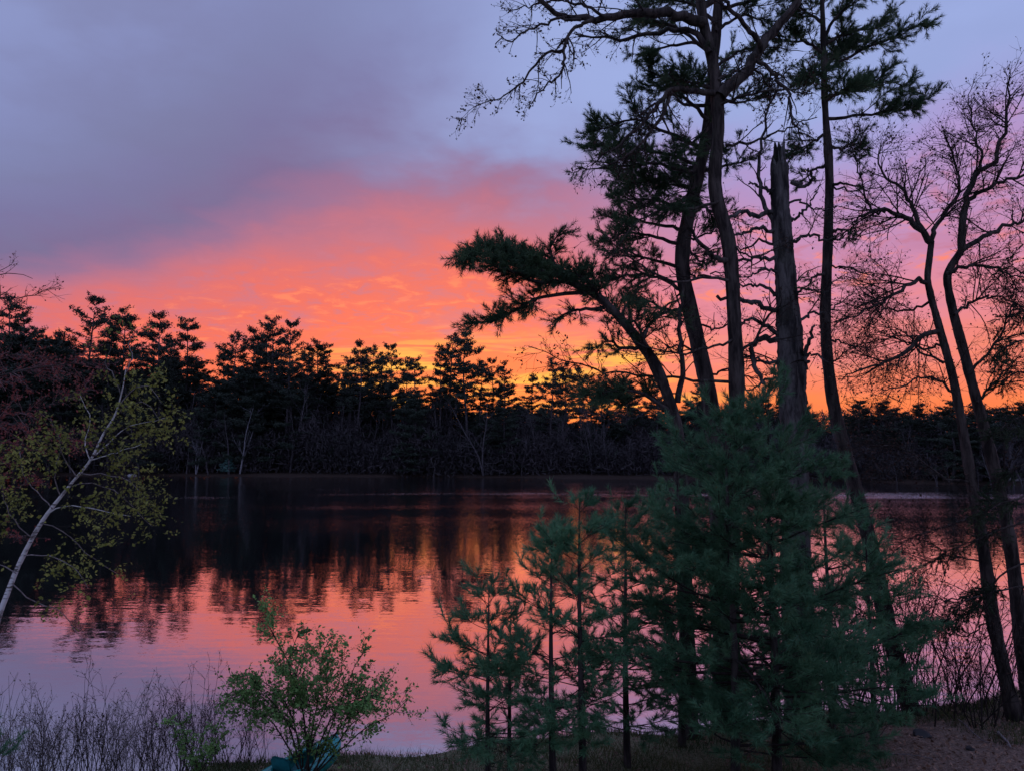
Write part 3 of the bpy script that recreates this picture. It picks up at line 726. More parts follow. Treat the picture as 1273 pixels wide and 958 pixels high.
# --- pine leaning out over the lake
d = 12.9
PL = Tree('pine_tree', 'pine leaning far out over the lake with a flat dense needle head', onground(852, d), M['pinebark'], 47)
tp = [PL.base + [0, 0, -.15]] + [P(px, py, d + dd) for px, py, dd in [(850, 700, 0), (845, 565, 0), (836, 510, 0), (815, 455, -.1), (795, 425, -.1), (770, 395, -.2), (742, 368, -.3), (705, 350, -.4)]]
PL.trunk(tp, [.2, .18, .17, .165, .15, .14, .13, .11, .07])
for path, da, dd, st_, de, sp_ in [
        ([(735, 364), (690, 343), (650, 327), (612, 318), (574, 319)], -.3, -.8, .12, 2.3, .50), ([(720, 356), (680, 335), (640, 318), (600, 308), (580, 322)], -.3, .3, .1, 2.2, .48),
        ([(715, 352), (690, 328), (684, 308), (697, 288)], -.3, -.5, .35, 1.3, .3), ([(730, 362), (690, 366), (660, 373), (625, 394), (583, 403)], -.3, -.6, .4, 1.8, .38),
        ([(700, 350), (665, 350), (640, 338), (615, 330)], -.4, -1.2, .1, 2.0, .45), ([(745, 370), (715, 350), (690, 345), (660, 335)], -.3, .9, .15, 1.9, .45),
        ([(760, 385), (740, 360), (725, 345), (712, 338)], -.2, -.9, .1, 1.8, .5), ([(755, 380), (730, 385), (708, 388), (688, 398)], -.2, .2, .3, 1.4, .45),
        ([(785, 415), (770, 392), (752, 372), (742, 358)], -.2, .7, .1, 1.2, .5), ([(800, 430), (775, 432), (755, 425), (742, 432)], -.1, -.5, .2, 1.2, .5),
        ([(795, 425), (810, 400), (830, 388), (848, 395)], -.1, .5, .1, 1.1, .55), ([(812, 450), (800, 420), (790, 400), (800, 380)], -.1, -.7, .1, 1.0, .55),
        ([(790, 420), (775, 400), (780, 375), (798, 355)], -.1, .9, .1, 1.0, .55), ([(838, 515), (800, 490), (765, 486), (725, 494)], 0, -.5, .35, 1.7, .45), ([(838, 515), (810, 492), (785, 496), (755, 492)], 0, .6, .3, 1.7, .45)]:
    PL.pine(path, d + da, d + dd, .04, .010, st_, de * 1.1, sp_, 40)
PL.bare([(842, 500), (849, 460), (843, 400), (852, 345)], d, d + .3, .055, .02, .7, .6, nb=0)

# --- broken snag
d = 13.9
SN = Tree('dead_snag', 'thick dead broken-off trunk with a jagged splintered top and dead branch stubs', onground(988, d), M['deadwood'], 51, 'tree')
tp = [SN.base + [0, 0, -.15]] + [P(px, py, d) for px, py in [(990, 740), (990, 600), (986, 500), (981, 430), (977, 350), (971, 270), (969, 225), (969, 205)]]
L_, rr_ = SN.trunk(tp, [.5, .42, .39, .36, .34, .32,   .26, .225, .19], 46, 16, rough=.035, jag=[.34, .46, .30, .12, .04, .0, .0, .05, .0, .03, .10, .02, .08, .20, .30, .42], relief=1.7)
top = L_[-1]
for i, (a_, h, r_) in enumerate([(.3, .50, .03), (1.1, .30, .035), (5.5, .62, .028), (5.0, .36, .04), (3.4, .12, .04)]):
    q0 = top + np.array([math.cos(a_), math.sin(a_), 0]) * .10; mb = MB()
    tubes(mb, np.array([q0 - [0, 0, .1], q0, q0 + [.02 * math.cos(a_ * 3), 0, h * .6], q0 + [.03 * math.sin(a_ * 5), 0, h]]), [r_, r_, r_ * .55, .004], 4)
    part('splinter', mb.mesh('splinter', M['splinter'], SN.base), SN.o)
SN.bare([(962, 240), (945, 232), (930, 228)], d, d - .2, .04, .012, .5, .3, nb=0, levels=2)
SN.bare([(984, 226), (1000, 232), (1010, 226), (1008, 214), (998, 213)], d, d - .3, .045, .015, .6, .3, nb=0, levels=2)
SN.bare([(964, 262), (942, 268), (922, 262), (905, 272), (882, 262), (868, 250)], d, d - .5, .05, .02, .7, .5, nb=0, levels=2)
SN.bare([(966, 288), (938, 285), (920, 292), (905, 290)], d, d - .4, .04, .015, .8, .4, nb=0, levels=2)
SN.bare([(967, 322), (935, 320), (908, 325), (880, 318)], d, d - .3, .04, .012, .8, .5, nb=0, levels=2)
SN.bare([(968, 366), (945, 355), (928, 356), (905, 360)], d, d - .2, .035, .012, .8, .4, nb=0, levels=2)
SN.bare([(968, 386), (940, 378), (922, 372), (895, 370)], d, d - .5, .05, .03, .4, .4, nb=0, levels=2)
SN.bare([(972, 420), (950, 402), (930, 396), (922, 402)], d, d - .3, .05, .02, .6, .4, nb=0, levels=2)
SN.bare([(972, 425), (950, 420), (935, 430), (938, 455), (950, 480)], d, d - .5, .06, .035, .5, .4, nb=0, levels=2)
SN.bare([(986, 300), (1008, 292), (1030, 300), (1055, 290)], d, d - .5, .035, .010, 1, .6, nb=0, levels=2)
SN.bare([(984, 275), (1000, 262), (1015, 240), (1022, 228)], d, d + .3, .03, .008, 1, .5, nb=0, levels=2)
SN.bare([(990, 400), (1010, 390), (1030, 385), (1060, 365)], d, d + .3, .03, .008, 1, .6, nb=0, levels=2)
SN.bare([(994, 470), (1002, 445), (1006, 425), (1015, 405)], d, d - .3, .06, .02, .8, .5, nb=0, levels=2)
SN.bare([(962, 275), (947, 250), (944, 200), (952, 150), (961, 100)], d, d + .2, .045, .012, 1.0, .6, nb=1)

for path, dd, r0 in [([(975, 340), (950, 335), (930, 345), (912, 340)], -.6, .03), ([(978, 372), (1000, 360), (1022, 362), (1045, 345)], -.5, .03), ([(982, 440), (955, 450), (930, 442), (905, 452)], -.4, .04),
                     ([(985, 480), (960, 470), (935, 482), (915, 476)], .4, .035), ([(972, 255), (995, 250), (1015, 262), (1040, 258)], -.6, .025), ([(990, 455), (1012, 440), (1030, 450), (1050, 440)], -.4, .03), ([(970, 310), (945, 300), (925, 310), (900, 300)], .5, .03)]:
    SN.bare(path, d, d + dd, r0, .008, 1.3, .6, nb=0)
for path, dd in [([(848, 330), (870, 345), (895, 340), (925, 350)], -.5), ([(852, 360), (830, 380), (800, 395), (775, 400)], -.5), ([(862, 400), (890, 410), (915, 400), (945, 410)], .6), ([(870, 440), (840, 430), (810, 445), (780, 440)], -.6), ([(850, 300), (880, 290), (905, 270), (935, 280)], .5), ([(876, 470), (905, 460), (935, 470), (965, 462)], -.4)]:
    PA.bare(path, 14.4, 14.4 + dd, .025, .006, 1.5, .7, nb=1)

# --- pine with an open crown right of the snag
d = 14.2
PR = Tree('pine_tree', 'straight slim pine with an open layered crown, beside the broken snag', onground(1122, d), M['pinebark'], 53)
tp = [PR.base + [0, 0, -.15]] + [P(px, py, d) for px, py in [(1105, 780), (1078, 660), (1050, 560), (1034, 490), (1026, 400), (1029, 310), (1031, 220), (1026, 140), (1024, 70), (1022, 0), (1018, -90)]]
PR.trunk(tp, [.24, .21, .19, .18, .165, .15, .135, .12, .10, .085, .06, .03])
for path, dd, st_, de, sp_ in [
        ([(1028, 148), (1075, 143), (1115, 138), (1150, 124)], -.3, .3, 1.25, .6), ([(1027, 120), (1065, 112), (1100, 103), (1132, 108)], .5, .25, 1.2, .6),
        ([(1026, 88), (1060, 68), (1100, 52), (1146, 30)], -.4, .3, 1.2, .55), ([(1026, 68), (1000, 52), (980, 52), (962, 42)], -.3, .2, 1.3, .7),
        ([(1025, 55), (1055, 40), (1085, 36), (1105, 22)], .6, .15, 1.2, .6), ([(1025, 45), (1040, 20), (1060, 5), (1075, -15)], -.4, .2, 1.2, .6),
        ([(1024, 30), (1000, 15), (985, 0), (975, -15)], .4, .2, 1.1, .6), ([(1028, 165), (1008, 178), (992, 190), (985, 196)], -.3, .3, 1.1, .5),
        ([(1030, 180), (1045, 186), (1058, 180), (1066, 188)], .3, .3, 1.0, .5), ([(1027, 100), (1015, 90), (1005, 95)], -1.1, .1, 1.2, .6),
        ([(1026, 80), (1036, 70), (1048, 60)], 1.1, .1, 1.2, .6), ([(1028, 125), (1040, 118), (1052, 112)], -1.1, .2, 1.2, .6),
        ([(1031, 230), (1050, 228), (1068, 232)], -.5, .4, .7, .4), ([(1030, 290), (1048, 285), (1062, 292)], .4, .4, .7, .4), ([(1030, 205), (1012, 212), (1000, 225)], .6, .4, .7, .4),
        ([(1028, 340), (1012, 345), (1000, 360)], -.6, .4, .6, .4), ([(1022, 0), (1040, -10), (1055, -30)], .8, .1, 1.2, .6), ([(1021, -10), (1005, -30), (998, -45)], -.8, .1, 1.2, .6)]:
    PR.pine(path, d, d + dd, .035, .008, st_, de * 1.3, sp_ * 1.1, 52)
PR.bare([(1031, 232), (1065, 236), (1110, 232)], d, d + .3, .02, .006, .8, .5, nb=0)
PR.bare([(1028, 330), (1060, 335), (1100, 350)], d, d - .6, .02, .006, 1, .6, nb=0)
PR.bare([(1030, 420), (1065, 430), (1090, 420)], d, d + .6, .02, .006, 1, .6, nb=0)

# --- twin-stemmed oak on the right
d = 13.6
OR_ = Tree('oak_tree', 'bare twin-stemmed oak leaning over the leafy bank with a wide twisting crown', onground(1248, d), M['bark'], 59)
tp = [OR_.base + [-.05, 0, -.15]] + [P(px, py, d) for px, py in [(1236, 780), (1224, 690), (1208, 600), (1188, 485), (1168, 408), (1157, 368), (1153, 345), (1156, 318), (1158, 300)]]
OR_.trunk(tp, [.19, .15, .145, .14, .13, .12, .105, .095, .085, .075])
tp = [OR_.base + [.38, .25, -.15]] + [P(px, py, d + .3) for px, py in [(1268, 780), (1258, 690), (1240, 600), (1211, 485), (1187, 395), (1178, 352), (1181, 334), (1195, 312)]]
OR_.trunk(tp, [.2, .17, .165, .155, .14, .125, .11, .10, .085])
B = OR_.bare
for path, dd, r0, r1, de, ln_ in [
        ([(1158, 302), (1142, 285), (1125, 270), (1105, 264), (1085, 263), (1058, 278)], -.5, .075, .012, 1.2, .9), ([(1150, 290), (1135, 262), (1122, 236), (1098, 218), (1091, 200), (1096, 180)], .3, .055, .010, 1.2, .8),
        ([(1100, 264), (1085, 262), (1075, 240), (1064, 205), (1055, 165)], -.6, .03, .006, 1.2, .8), ([(1157, 300), (1165, 278), (1186, 250), (1192, 222), (1184, 190), (1170, 155)], .4, .055, .008, 1.3, .8),
        ([(1196, 312), (1195, 282), (1206, 246), (1216, 215), (1240, 198), (1250, 150), (1256, 95)], -.4, .085, .012, 1.2, .8), ([(1198, 310), (1230, 292), (1262, 278), (1300, 268)], .3, .06, .02, 1.2, .9),
        ([(1205, 248), (1232, 232), (1273, 218), (1310, 205)], -.5, .05, .015, 1.2, .9), ([(1212, 222), (1222, 200), (1212, 170), (1205, 130), (1210, 100)], .6, .035, .006, 1.3, .7),
        ([(1168, 412), (1150, 415), (1120, 440), (1095, 450), (1075, 458), (1045, 468)], -.6, .06, .010, 1.2, .8), ([(1152, 352), (1138, 348), (1118, 362), (1100, 372), (1060, 395), (1035, 400)], -.8, .05, .008, 1.3, .9),
        ([(1160, 375), (1130, 385), (1095, 380), (1060, 350)], .8, .03, .006, 1.3, .9), ([(1178, 340), (1205, 330), (1240, 335), (1280, 350)], -.6, .045, .010, 1.3, .9),
        ([(1186, 392), (1215, 372), (1245, 372), (1290, 390)], .5, .035, .008, 1.3, .9), ([(1205, 465), (1235, 430), (1250, 400), (1262, 350)], -.5, .035, .008, 1.2, .9),
        ([(1190, 490), (1160, 470), (1120, 478), (1085, 490)], -.9, .03, .006, 1.2, .8), ([(1180, 450), (1150, 440), (1120, 410), (1085, 405)], .6, .03, .006, 1.3, .9),
        ([(1215, 500), (1240, 470), (1265, 450), (1290, 455)], .3, .03, .006, 1.3, .9), ([(1208, 600), (1170, 590), (1130, 560), (1095, 555), (1060, 560)], -.7, .025, .005, 1.2, .8),
        ([(1215, 640), (1180, 650), (1140, 665), (1105, 690)], -.8, .02, .004, 1.2, .8), ([(1225, 700), (1190, 690), (1150, 700), (1110, 712)], -.3, .02, .004, 1.2, .8),
        ([(1228, 730), (1190, 745), (1150, 740), (1105, 745)], -.6, .02, .004, 1.0, .8), ([(1232, 770), (1200, 790), (1165, 780), (1120, 788)], .4, .018, .004, 1.0, .7),
        ([(1170, 430), (1140, 432), (1110, 420), (1075, 430)], 1.0, .03, .006, 1.3, .9), ([(1240, 600), (1260, 570), (1280, 540)], -.4, .03, .006, 1.2, .9)]:
    B(path, d, d + dd, r0 * .85, r1 * .8, de * 1.5, ln_ * 1.15, .0, 'darkbud', 1)

# --- hemlock at the right edge
d = 13.0
HE = Tree('hemlock_tree', 'dark drooping hemlock standing beside the twin-stemmed oak', onground(1296, d), M['bark'], 61)
tp = [HE.base + [0, 0, -.1]] + [P(px, py, d) for px, py in [(1298, 700), (1300, 500), (1298, 380), (1296, 300)]]
HE.trunk(tp, [.13, .11, .08, .05, .015], 24, 8)
for path, dd, de in [([(1297, 345), (1270, 338), (1248, 322)], -.3, 1.3), ([(1298, 380), (1268, 385), (1246, 400)], .2, 1.3), ([(1298, 420), (1262, 425), (1236, 440)], -.4, 1.3), ([(1299, 470), (1268, 462), (1240, 480)], .4, 1.2),
                     ([(1300, 520), (1265, 520), (1235, 540)], -.3, 1.2), ([(1300, 570), (1262, 580), (1225, 610)], .3, 1.3), ([(1299, 610), (1260, 620), (1215, 640)], -.3, 1.4), ([(1299, 640), (1240, 660), (1190, 680), (1168, 690)], -.2, 1.3),
                     ([(1298, 690), (1245, 715), (1205, 760), (1160, 782)], .2, 1.4), ([(1298, 720), (1240, 735), (1195, 750), (1172, 775)], -.5, 1.3), ([(1298, 640), (1320, 650), (1350, 680)], .2, 1.2), ([(1298, 500), (1325, 510), (1350, 540)], .2, 1.2)]:
    HE.pine(path, d, d + dd, .02, .005, .35, de * 1.2, .45, 40, 'hemlock', ln=.045, wd=.012, up=-.06)


# --- young white pines on the bank
def young_pine(seed, label, base, H, Rm, low=.12, dens=1.0, per=60, mt='needle', group=None, lean=(0, 0), name='young_pine'):
    rng = np.random.default_rng(seed); base = np.asarray(base, float)
    o = thing(name, label, 'tree', base, group)
    n = 16; z = np.linspace(-.1, H, n); line = np.stack([lean[0] * z + .02 * H * .2 * np.sin(z * 1.3 + seed), lean[1] * z, z], 1)
    r0 = .012 * H + .012; rr = np.linspace(r0, .006, n); tr = MB(); tubes(tr, line, rr, 8)
    part('trunk', tr.mesh('trunk', M['pinebark'], (0, 0, 0), True), o)
    zs = np.arange(H * low, H * .97, rng.uniform(.26, .34)); nb = rng.integers(4, 7, len(zs)); zt = np.repeat(zs + rng.normal(0, .04, len(zs)), nb) + rng.normal(0, .03, nb.sum()); K = len(zt)
    rel = (zt - H * low) / (H * (1 - low)); prof = np.interp(rel, [0, .18, .4, .7, .9, 1], [.85, 1, .92, .58, .26, .08])
    L = Rm * prof * rng.uniform(.65, 1.12, K); pit = np.interp(rel, [0, .4, .8, 1], [0, .2, .5, .9]) + rng.normal(0, .1, K)
    a_ = rng.uniform(0, 6.283, K); p0 = np.stack([np.interp(zt, z, line[:, 0]), np.interp(zt, z, line[:, 1]), zt], 1)
    br = wander(rng, p0, np.stack([np.cos(a_) * np.cos(pit), np.sin(a_) * np.cos(pit), np.sin(pit)], 1), L, 7, .07, .035)
    brr = np.clip(L * .011, .005, .022)[:, None] * np.linspace(1, .35, 7)[None]
    w_ = MB(); tubes(w_, br, brr, 4)
    a1, q1 = sprout(rng, br, brr, 5.5 * dens, .2, 1, (.55, 1.0), (.25 * (.4 + .5 * Rm), .75 * (.4 + .5 * Rm)), 5, .1, .05, .75, .6, .008, .004)
    a2, q2 = sprout(rng, cat(a1, resamp(br[:, 2:], 5)), cat(q1, resamp(brr[:, 2:, None], 5)[..., 0]), 6.5 * dens, .2, 1, (.4, .9), (.12, .32), 4, .12, .08, .5, .3, .005, .003)
    tubes(w_, a1, q1, 3); tubes(w_, a2, q2, 3)
    bo = part('branches', w_.mesh('branches', M['twig']), o)
    nd = MB(); needles(nd, rng, a2, per, .11, .0078, (.3, 1.0)); needles(nd, rng, resamp(a1, 4)[:, 1:], per // 2, .11, .0078); needles(nd, rng, resamp(br, 4)[:, 2:], per, .11, .0078)
    needles(nd, rng, np.array([[line[-2], line[-1]]]), 60, .11, .006)
    part('needles', nd.mesh('needles', M[mt]), bo)
    return o


def yp(px, d, top_py, Rm, seed, label, **kw):
    b = onground(px, d); H = P(px, top_py, d)[2] - b[2]; return young_pine(seed, label, b, H, Rm, **kw)
yp(905, 10.0, 505, 1.8, 301, 'big bushy young pine with the thickest dark stem, before the tall oak', low=.12, dens=1.15, lean=(-.004, 0))
yp(953, 10.4, 485, 1.85, 302, 'big bushy young pine with a thinner stem, before the broken snag', low=.10, dens=1.15, lean=(.004, 0))
yp(720, 10.3, 612, .85, 303, 'tall slim young pine beside the big bushy pines', low=.2)
yp(685, 10.2, 650, .85, 304, 'straight open young pine with long bare lower stem, second from the big bushy pines', low=.22)
yp(608, 10.1, 730, .85, 305, 'open-crowned young pine at the lakeward end of the slim row nearest the leafy green shrub', low=.16)
yp(634, 10.6, 765, .6, 306, 'small thin-stemmed young pine between two taller slim ones', low=.2)
yp(842, 12.3, 560, 1.0, 307, 'young pine behind the big bushy pines at the foot of the leaning pine', low=.2)
yp(1022, 12.6, 575, 1.1, 308, 'young pine behind the big bushy pines, beyond the broken snag', low=.15)
yp(1072, 11.4, 640, 1.05, 309, 'short dense young pine at the foot of the straight slim pine', low=.05)
yp(-16, 9.7, 865, .6, 310, 'little young pine among the bare shrubs below the birch', low=.05)
yp(775, 11.3, 625, 1.05, 311, 'slim young pine half hidden behind the big bushy pines and the slim row', low=.15)

# --- white birch leaning over the water
d = 12.0
BI = Tree('birch_tree', 'leaning white-barked birch with small yellow-green new leaves', np.array([-9.0, 11.1, gz(-9.0, 11.1)]), M['birch'], 71)
tp = [BI.base + [0, 0, -.1]] + [P(px, py, d + dd) for px, py, dd in [(-30, 830, -.4), (2, 755, -.2), (24, 700, 0), (52, 648, .1), (85, 605, .2), (112, 572, .3), (128, 540, .4), (143, 515, .5), (152, 485, .5), (157, 455, .5)]]
L_, rr_ = BI.trunk(tp, [.098, .092, .083, .076, .06, .052, .045, .034, .026, .018, .008], 40, 9, relief=.4)


def leafy_limb(T_, path, d0, d1, r0, r1, mt, dens=1.0, length=1.0, size=.045, per=3, pts=None, bm_=None, start=.1, twm='twig'):
    n = 10; L = T_.line(path, d0, d1, n) if pts is None else smoothline(pts, n); g = T_.rng
    L[1:] += g.normal(0, .01, (n - 1, 3)); rr = np.linspace(r0, r1, n); mb = MB(); tubes(mb, L, rr, 6, True)
    lo = part('limb', mb.mesh('limb', bm_ or T_.m, T_.base, True), T_.o); PP, RR = L[None], rr[None]
    a1, q1 = sprout(g, PP, RR, 4.5 * dens, start, 1, (.4, 1.1), (.3 * length, .8 * length), 5, .16, .0, .2, .4, .010, .004)
    a2, q2 = sprout(g, cat(a1, resamp(PP, 5)), cat(q1, resamp(RR[..., None], 5)[..., 0]), 7 * dens, .2, 1, (.4, 1.1), (.12 * length, .4 * length), 4, .18, .0, .1, .3, .005, .003)
    tw = MB(); tubes(tw, a1, q1, 3); tubes(tw, a2, q2, 3); part('twigs', tw.mesh('twigs', M[twm], T_.base), lo)
    lv = MB(); leaves(lv, g, along(g, a2, per, .2, 1.0), size, .6, .02); leaves(lv, g, along(g, a1, per, .4, 1.0), size, .6, .02)
    part('leaves', lv.mesh('leaves', M[mt], T_.base), lo)
for path, d0, d1, de, ln_ in [
        ([(112, 572), (130, 566), (150, 560), (175, 552)], 12.2, 11.6, 1.0, .9), ([(118, 566), (138, 548), (160, 530), (205, 520)], 12.3, 12.8, 1.2, 1.0), ([(60, 638), (85, 628), (115, 632), (160, 640)], 12.1, 11.5, 1.2, 1.0),
        ([(85, 605), (110, 600), (145, 612), (190, 655)], 12.2, 12.6, 1.2, 1.1), ([(50, 650), (80, 660), (110, 690), (150, 715)], 12.0, 12.5, 1.1, 1.0), ([(95, 592), (80, 570), (75, 545), (60, 520)], 12.2, 11.9, 1.2, 1.0),
        ([(112, 572), (105, 545), (112, 520), (100, 490)], 12.2, 12.6, 1.1, .9), ([(130, 538), (150, 510), (180, 500), (208, 535)], 12.4, 12.9, 1.2, .9), ([(146, 505), (165, 485), (185, 480), (200, 500)], 12.4, 12.0, 1.0, .8),
        ([(150, 490), (140, 465), (130, 450), (140, 432)], 12.5, 12.3, .8, .7), ([(155, 465), (165, 445), (160, 425), (172, 410)], 12.5, 12.6, .7, .7), ([(40, 668), (20, 650), (5, 620), (0, 590)], 12.0, 11.5, 1.1, 1.0),
        ([(65, 632), (45, 610), (30, 590), (25, 560)], 12.1, 12.6, 1.2, 1.0), ([(30, 690), (60, 690), (90, 705), (110, 730)], 12.0, 11.7, .8, .8), ([(75, 615), (68, 590), (70, 575), (80, 555)], 12.1, 11.9, .9, .8),
        ([(20, 712), (-5, 700), (-30, 690), (-50, 700)], 11.9, 11.7, 1, .9), ([(100, 588), (130, 590), (165, 600), (195, 640)], 12.2, 12.0, 1.1, 1.0), ([(15, 725), (40, 745), (75, 760), (100, 790)], 11.9, 12.2, .6, .7)]:
    leafy_limb(BI, path, d0, d1, .010, .004, 'birchleaf', de * 1.7, ln_ * 1.1, .062, 4, bm_=None if path[0] in ((112, 572), (60, 638), (118, 566)) else M['greytwig'])

# --- red maple just outside the left edge, budding branches reaching in
d = 15.5
MA = Tree('maple_tree', 'red-budding maple standing behind the white birch', np.array([-13.2, 15.2, gz(-13.2, 15.2)]), M['bark'], 73)
tp = [MA.base + [0, 0, -.1], MA.base + [.1, 0, 2.5], MA.base + [.3, .1, 5], MA.base + [.5, .1, 7.4], MA.base + [.6, .1, 9.5]]
MA.trunk(tp, [.16, .13, .10, .06, .02], 24, 9)
for path, d1, mt, de, ln_ in [([(-150, 520), (-80, 490), (-20, 470), (60, 455), (120, 452)], 15.0, 'redbud', 1.2, 1.2), ([(-150, 560), (-80, 540), (0, 520), (70, 500), (110, 480)], 16.2, 'redbud', 1.2, 1.2),
                              ([(-155, 600), (-80, 590), (0, 560), (60, 545), (90, 540)], 15.2, 'redbud', 1.1, 1.1), ([(-155, 640), (-80, 630), (-10, 610), (50, 600)], 16.0, 'redbud', 1.1, 1.1), ([(-145, 490), (-90, 460), (-30, 450), (30, 440), (70, 450)], 16.4, 'redbud', 1.0, 1.1),
                              ([(-155, 680), (-90, 660), (-20, 660), (30, 665)], 15.4, 'redbud', .9, 1.0)]:
    leafy_limb(MA, path, d, d1, .035, .006, mt, de * 1.8, ln_, .055, 4, twm='redtwig')
MA.bare([(-135, 430), (-80, 400), (-30, 372), (20, 370), (45, 366), (78, 354)], d, 14.6, .03, .005, 1.1, .6, .0, 'redbud', 1, start=.3)
MA.bare([(-135, 420), (-80, 380), (-30, 352), (10, 340), (38, 345)], d, 15.6, .03, .005, 1.2, .6, -.02, 'redbud', 1, start=.3)
MA.bare([(-140, 400), (-90, 370), (-50, 350), (-20, 345), (15, 330)], d, 16.0, .03, .005, 1.0, .7, -.03, 'redbud', 1, start=.3)

# --- leafy green shrub by the kayak
SH = Tree('leafy_shrub', 'green leafy shrub with many thin stems in front of the teal kayak', onground(392, 10.6), M['twig'], 81, 'shrub')
b = SH.base; d = 10.6
for path, d1, de, ln_ in [([(370, 850), (345, 800), (330, 765)], 10.2, 1.2, .55), ([(395, 870), (400, 820), (412, 790)], 10.9, 1.2, .5), ([(375, 880), (360, 830), (372, 785)], 10.9, 1.2, .5), ([(420, 880), (440, 830), (452, 812)], 10.3, 1.2, .5),
                          ([(430, 890), (465, 860), (485, 838)], 10.8, 1.2, .5), ([(345, 905), (310, 880), (280, 862)], 10.4, 1.2, .55), ([(440, 915), (480, 890), (505, 872)], 10.5, 1.0, .5), ([(360, 880), (320, 840), (298, 838)], 10.9, 1.1, .5),
                          ([(400, 890), (420, 850), (425, 815)], 10.1, 1.3, .5), ([(385, 890), (380, 850), (350, 822)], 10.1, 1.3, .5), ([(355, 895), (325, 862), (300, 855)], 10.1, 1.2, .5), ([(410, 890), (450, 865), (470, 862)], 10.0, 1.2, .5),
                          ([(430, 910), (455, 885), (470, 880)], 11.0, 1.0, .45), ([(365, 905), (335, 885), (310, 895)], 11.0, 1.0, .45)]:
    k = np.linspace(0, 1, 3); pts = [b + np.array([T_x, 0, -.03]) for T_x in [SH.rng.normal(0, .05)]] + [P(px, py, d + (d1 - d) * (.5 + .5 * kk)) for (px, py), kk in zip(path, k)]
    leafy_limb(SH, None, 0, 0, .014, .004, 'shrubleaf', de * 2.5, ln_ * 1.35, .046, 8, pts=pts, start=.45)
SH2 = Tree('leafy_shrub', 'small green leafy shrub beside the larger one, among bare grey shrubs', onground(262, 10.9), M['twig'], 83, 'shrub')
for k in range(7):
    a_ = k * .9; p0 = SH2.base; leafy_limb(SH2, None, 0, 0, .008, .003, 'shrubleaf', 2.0, .45, .05, 6, pts=[p0 + [0, 0, -.03], p0 + [.12 * math.cos(a_), .12 * math.sin(a_), .35], p0 + [.38 * math.cos(a_), .3 * math.sin(a_), .75 + .1 * math.sin(k * 2)]], start=.4)


# --- leafless thickets at the water's edge
def thicket(seed, H, nst, mt='greytwig', bud='palebud', spread=.25):
    rng = np.random.default_rng(seed); st_m = MB(); tw = MB(); bd = MB()
    p0 = np.c_[rng.normal(0, .16, (nst, 2)), np.full(nst, -.25)]; L = H * rng.uniform(.6, 1.1, nst)
    st_ = wander(rng, p0, np.c_[rng.normal(0, spread, (nst, 2)), np.ones(nst)], L, 9, .09, .03); sr = rng.uniform(.0038, .0085, nst)[:, None] * np.linspace(1, .3, 9)[None]
    tubes(st_m, st_, sr, 5)
    a1, q1 = sprout(rng, st_, sr, 4.5, .3, 1, (.35, .9), (.2, .6), 5, .15, .05, 0, .5, .006, .003)
    a2, q2 = sprout(rng, a1, q1, 7, .2, 1, (.35, .9), (.08, .28), 4, .18, .05, 0, .3, .004, .0022)
    tubes(tw, a1, q1, 3); tubes(tw, a2, q2, 3); leaves(bd, rng, along(rng, cat(a2, resamp(a1, 4)), 2, .4, 1), .022, .4, .006)
    return st_m.mesh('stems', M[mt]), tw.mesh('twigs', M[mt]), bd.mesh('buds', M[bud])
TH = [thicket(400, 1.55, 11), thicket(401, 1.8, 8), thicket(402, 1.3, 14), thicket(403, 2.0, 7, 'twig', 'darkbud'), thicket(404, 1.4, 16, 'twig', 'darkbud', .35)]


def put_thicket(k, px, d, rz, s_, label, group=None):
    b = onground(px, d); b[2] = max(b[2], -.25)
    o = thing('bare_shrub', label, 'shrub', b, group, rz); o.scale = (s_, s_, s_)
    st_ = part('stems', TH[k][0], o); part('twigs', TH[k][1], st_); part('buds', TH[k][2], st_)
r3 = np.random.default_rng(9)
G1 = 'leafless shrubs in the water edge below the birch'
for i, (px, k) in enumerate([(8, 2), (35, 1), (62, 0), (88, 2), (112, 3), (138, 0), (160, 2), (184, 4), (206, 2), (228, 3), (250, 0), (280, 2), (305, 4), (48, 4), (125, 4), (170, 2), (330, 0), (20, 0), (75, 4), (100, 0), (150, 3), (195, 0), (218, 2), (240, 4), (265, 3), (55, 2)]):
    put_thicket(k, px, 11.4 + .5 * r3.random() + (.4 if i > 9 else 0), r3.uniform(0, 6.28), r3.uniform(.9, 1.2) * (.75 if i in (16,) else 1), 'thin leafless grey shrub standing in the water edge below the birch', G1)
G2 = 'leafless shrubs at the water edge under the oak'
for i, (px, k) in enumerate([(1140, 4), (1158, 3), (1176, 4), (1196, 3), (1214, 4), (1268, 4), (1185, 0)]):
    put_thicket(k, px, 14.6 + .3 * r3.random(), r3.uniform(0, 6.28), r3.uniform(.6, .9), 'low thin leafless shrub at the water edge under the twin-stemmed oak', G2)
for i, (px, k, s_) in enumerate([(1045, 4, 2.3), (1072, 3, 2.1), (1092, 4, 2.1), (1118, 3, 1.9), (1138, 4, 2.0), (1160, 3, 1.8), (1190, 4, 2.1), (1222, 3, 1.9), (1258, 4, 2.3), (1100, 3, 2.3), (1272, 3, 2.0)]):
    put_thicket(k, px, 13.4 + .22 * (i % 6), r3.uniform(0, 6.28), s_, 'tall dark twiggy shrub on the bank around the twin-stemmed oak', 'tall twiggy shrubs on the bank')

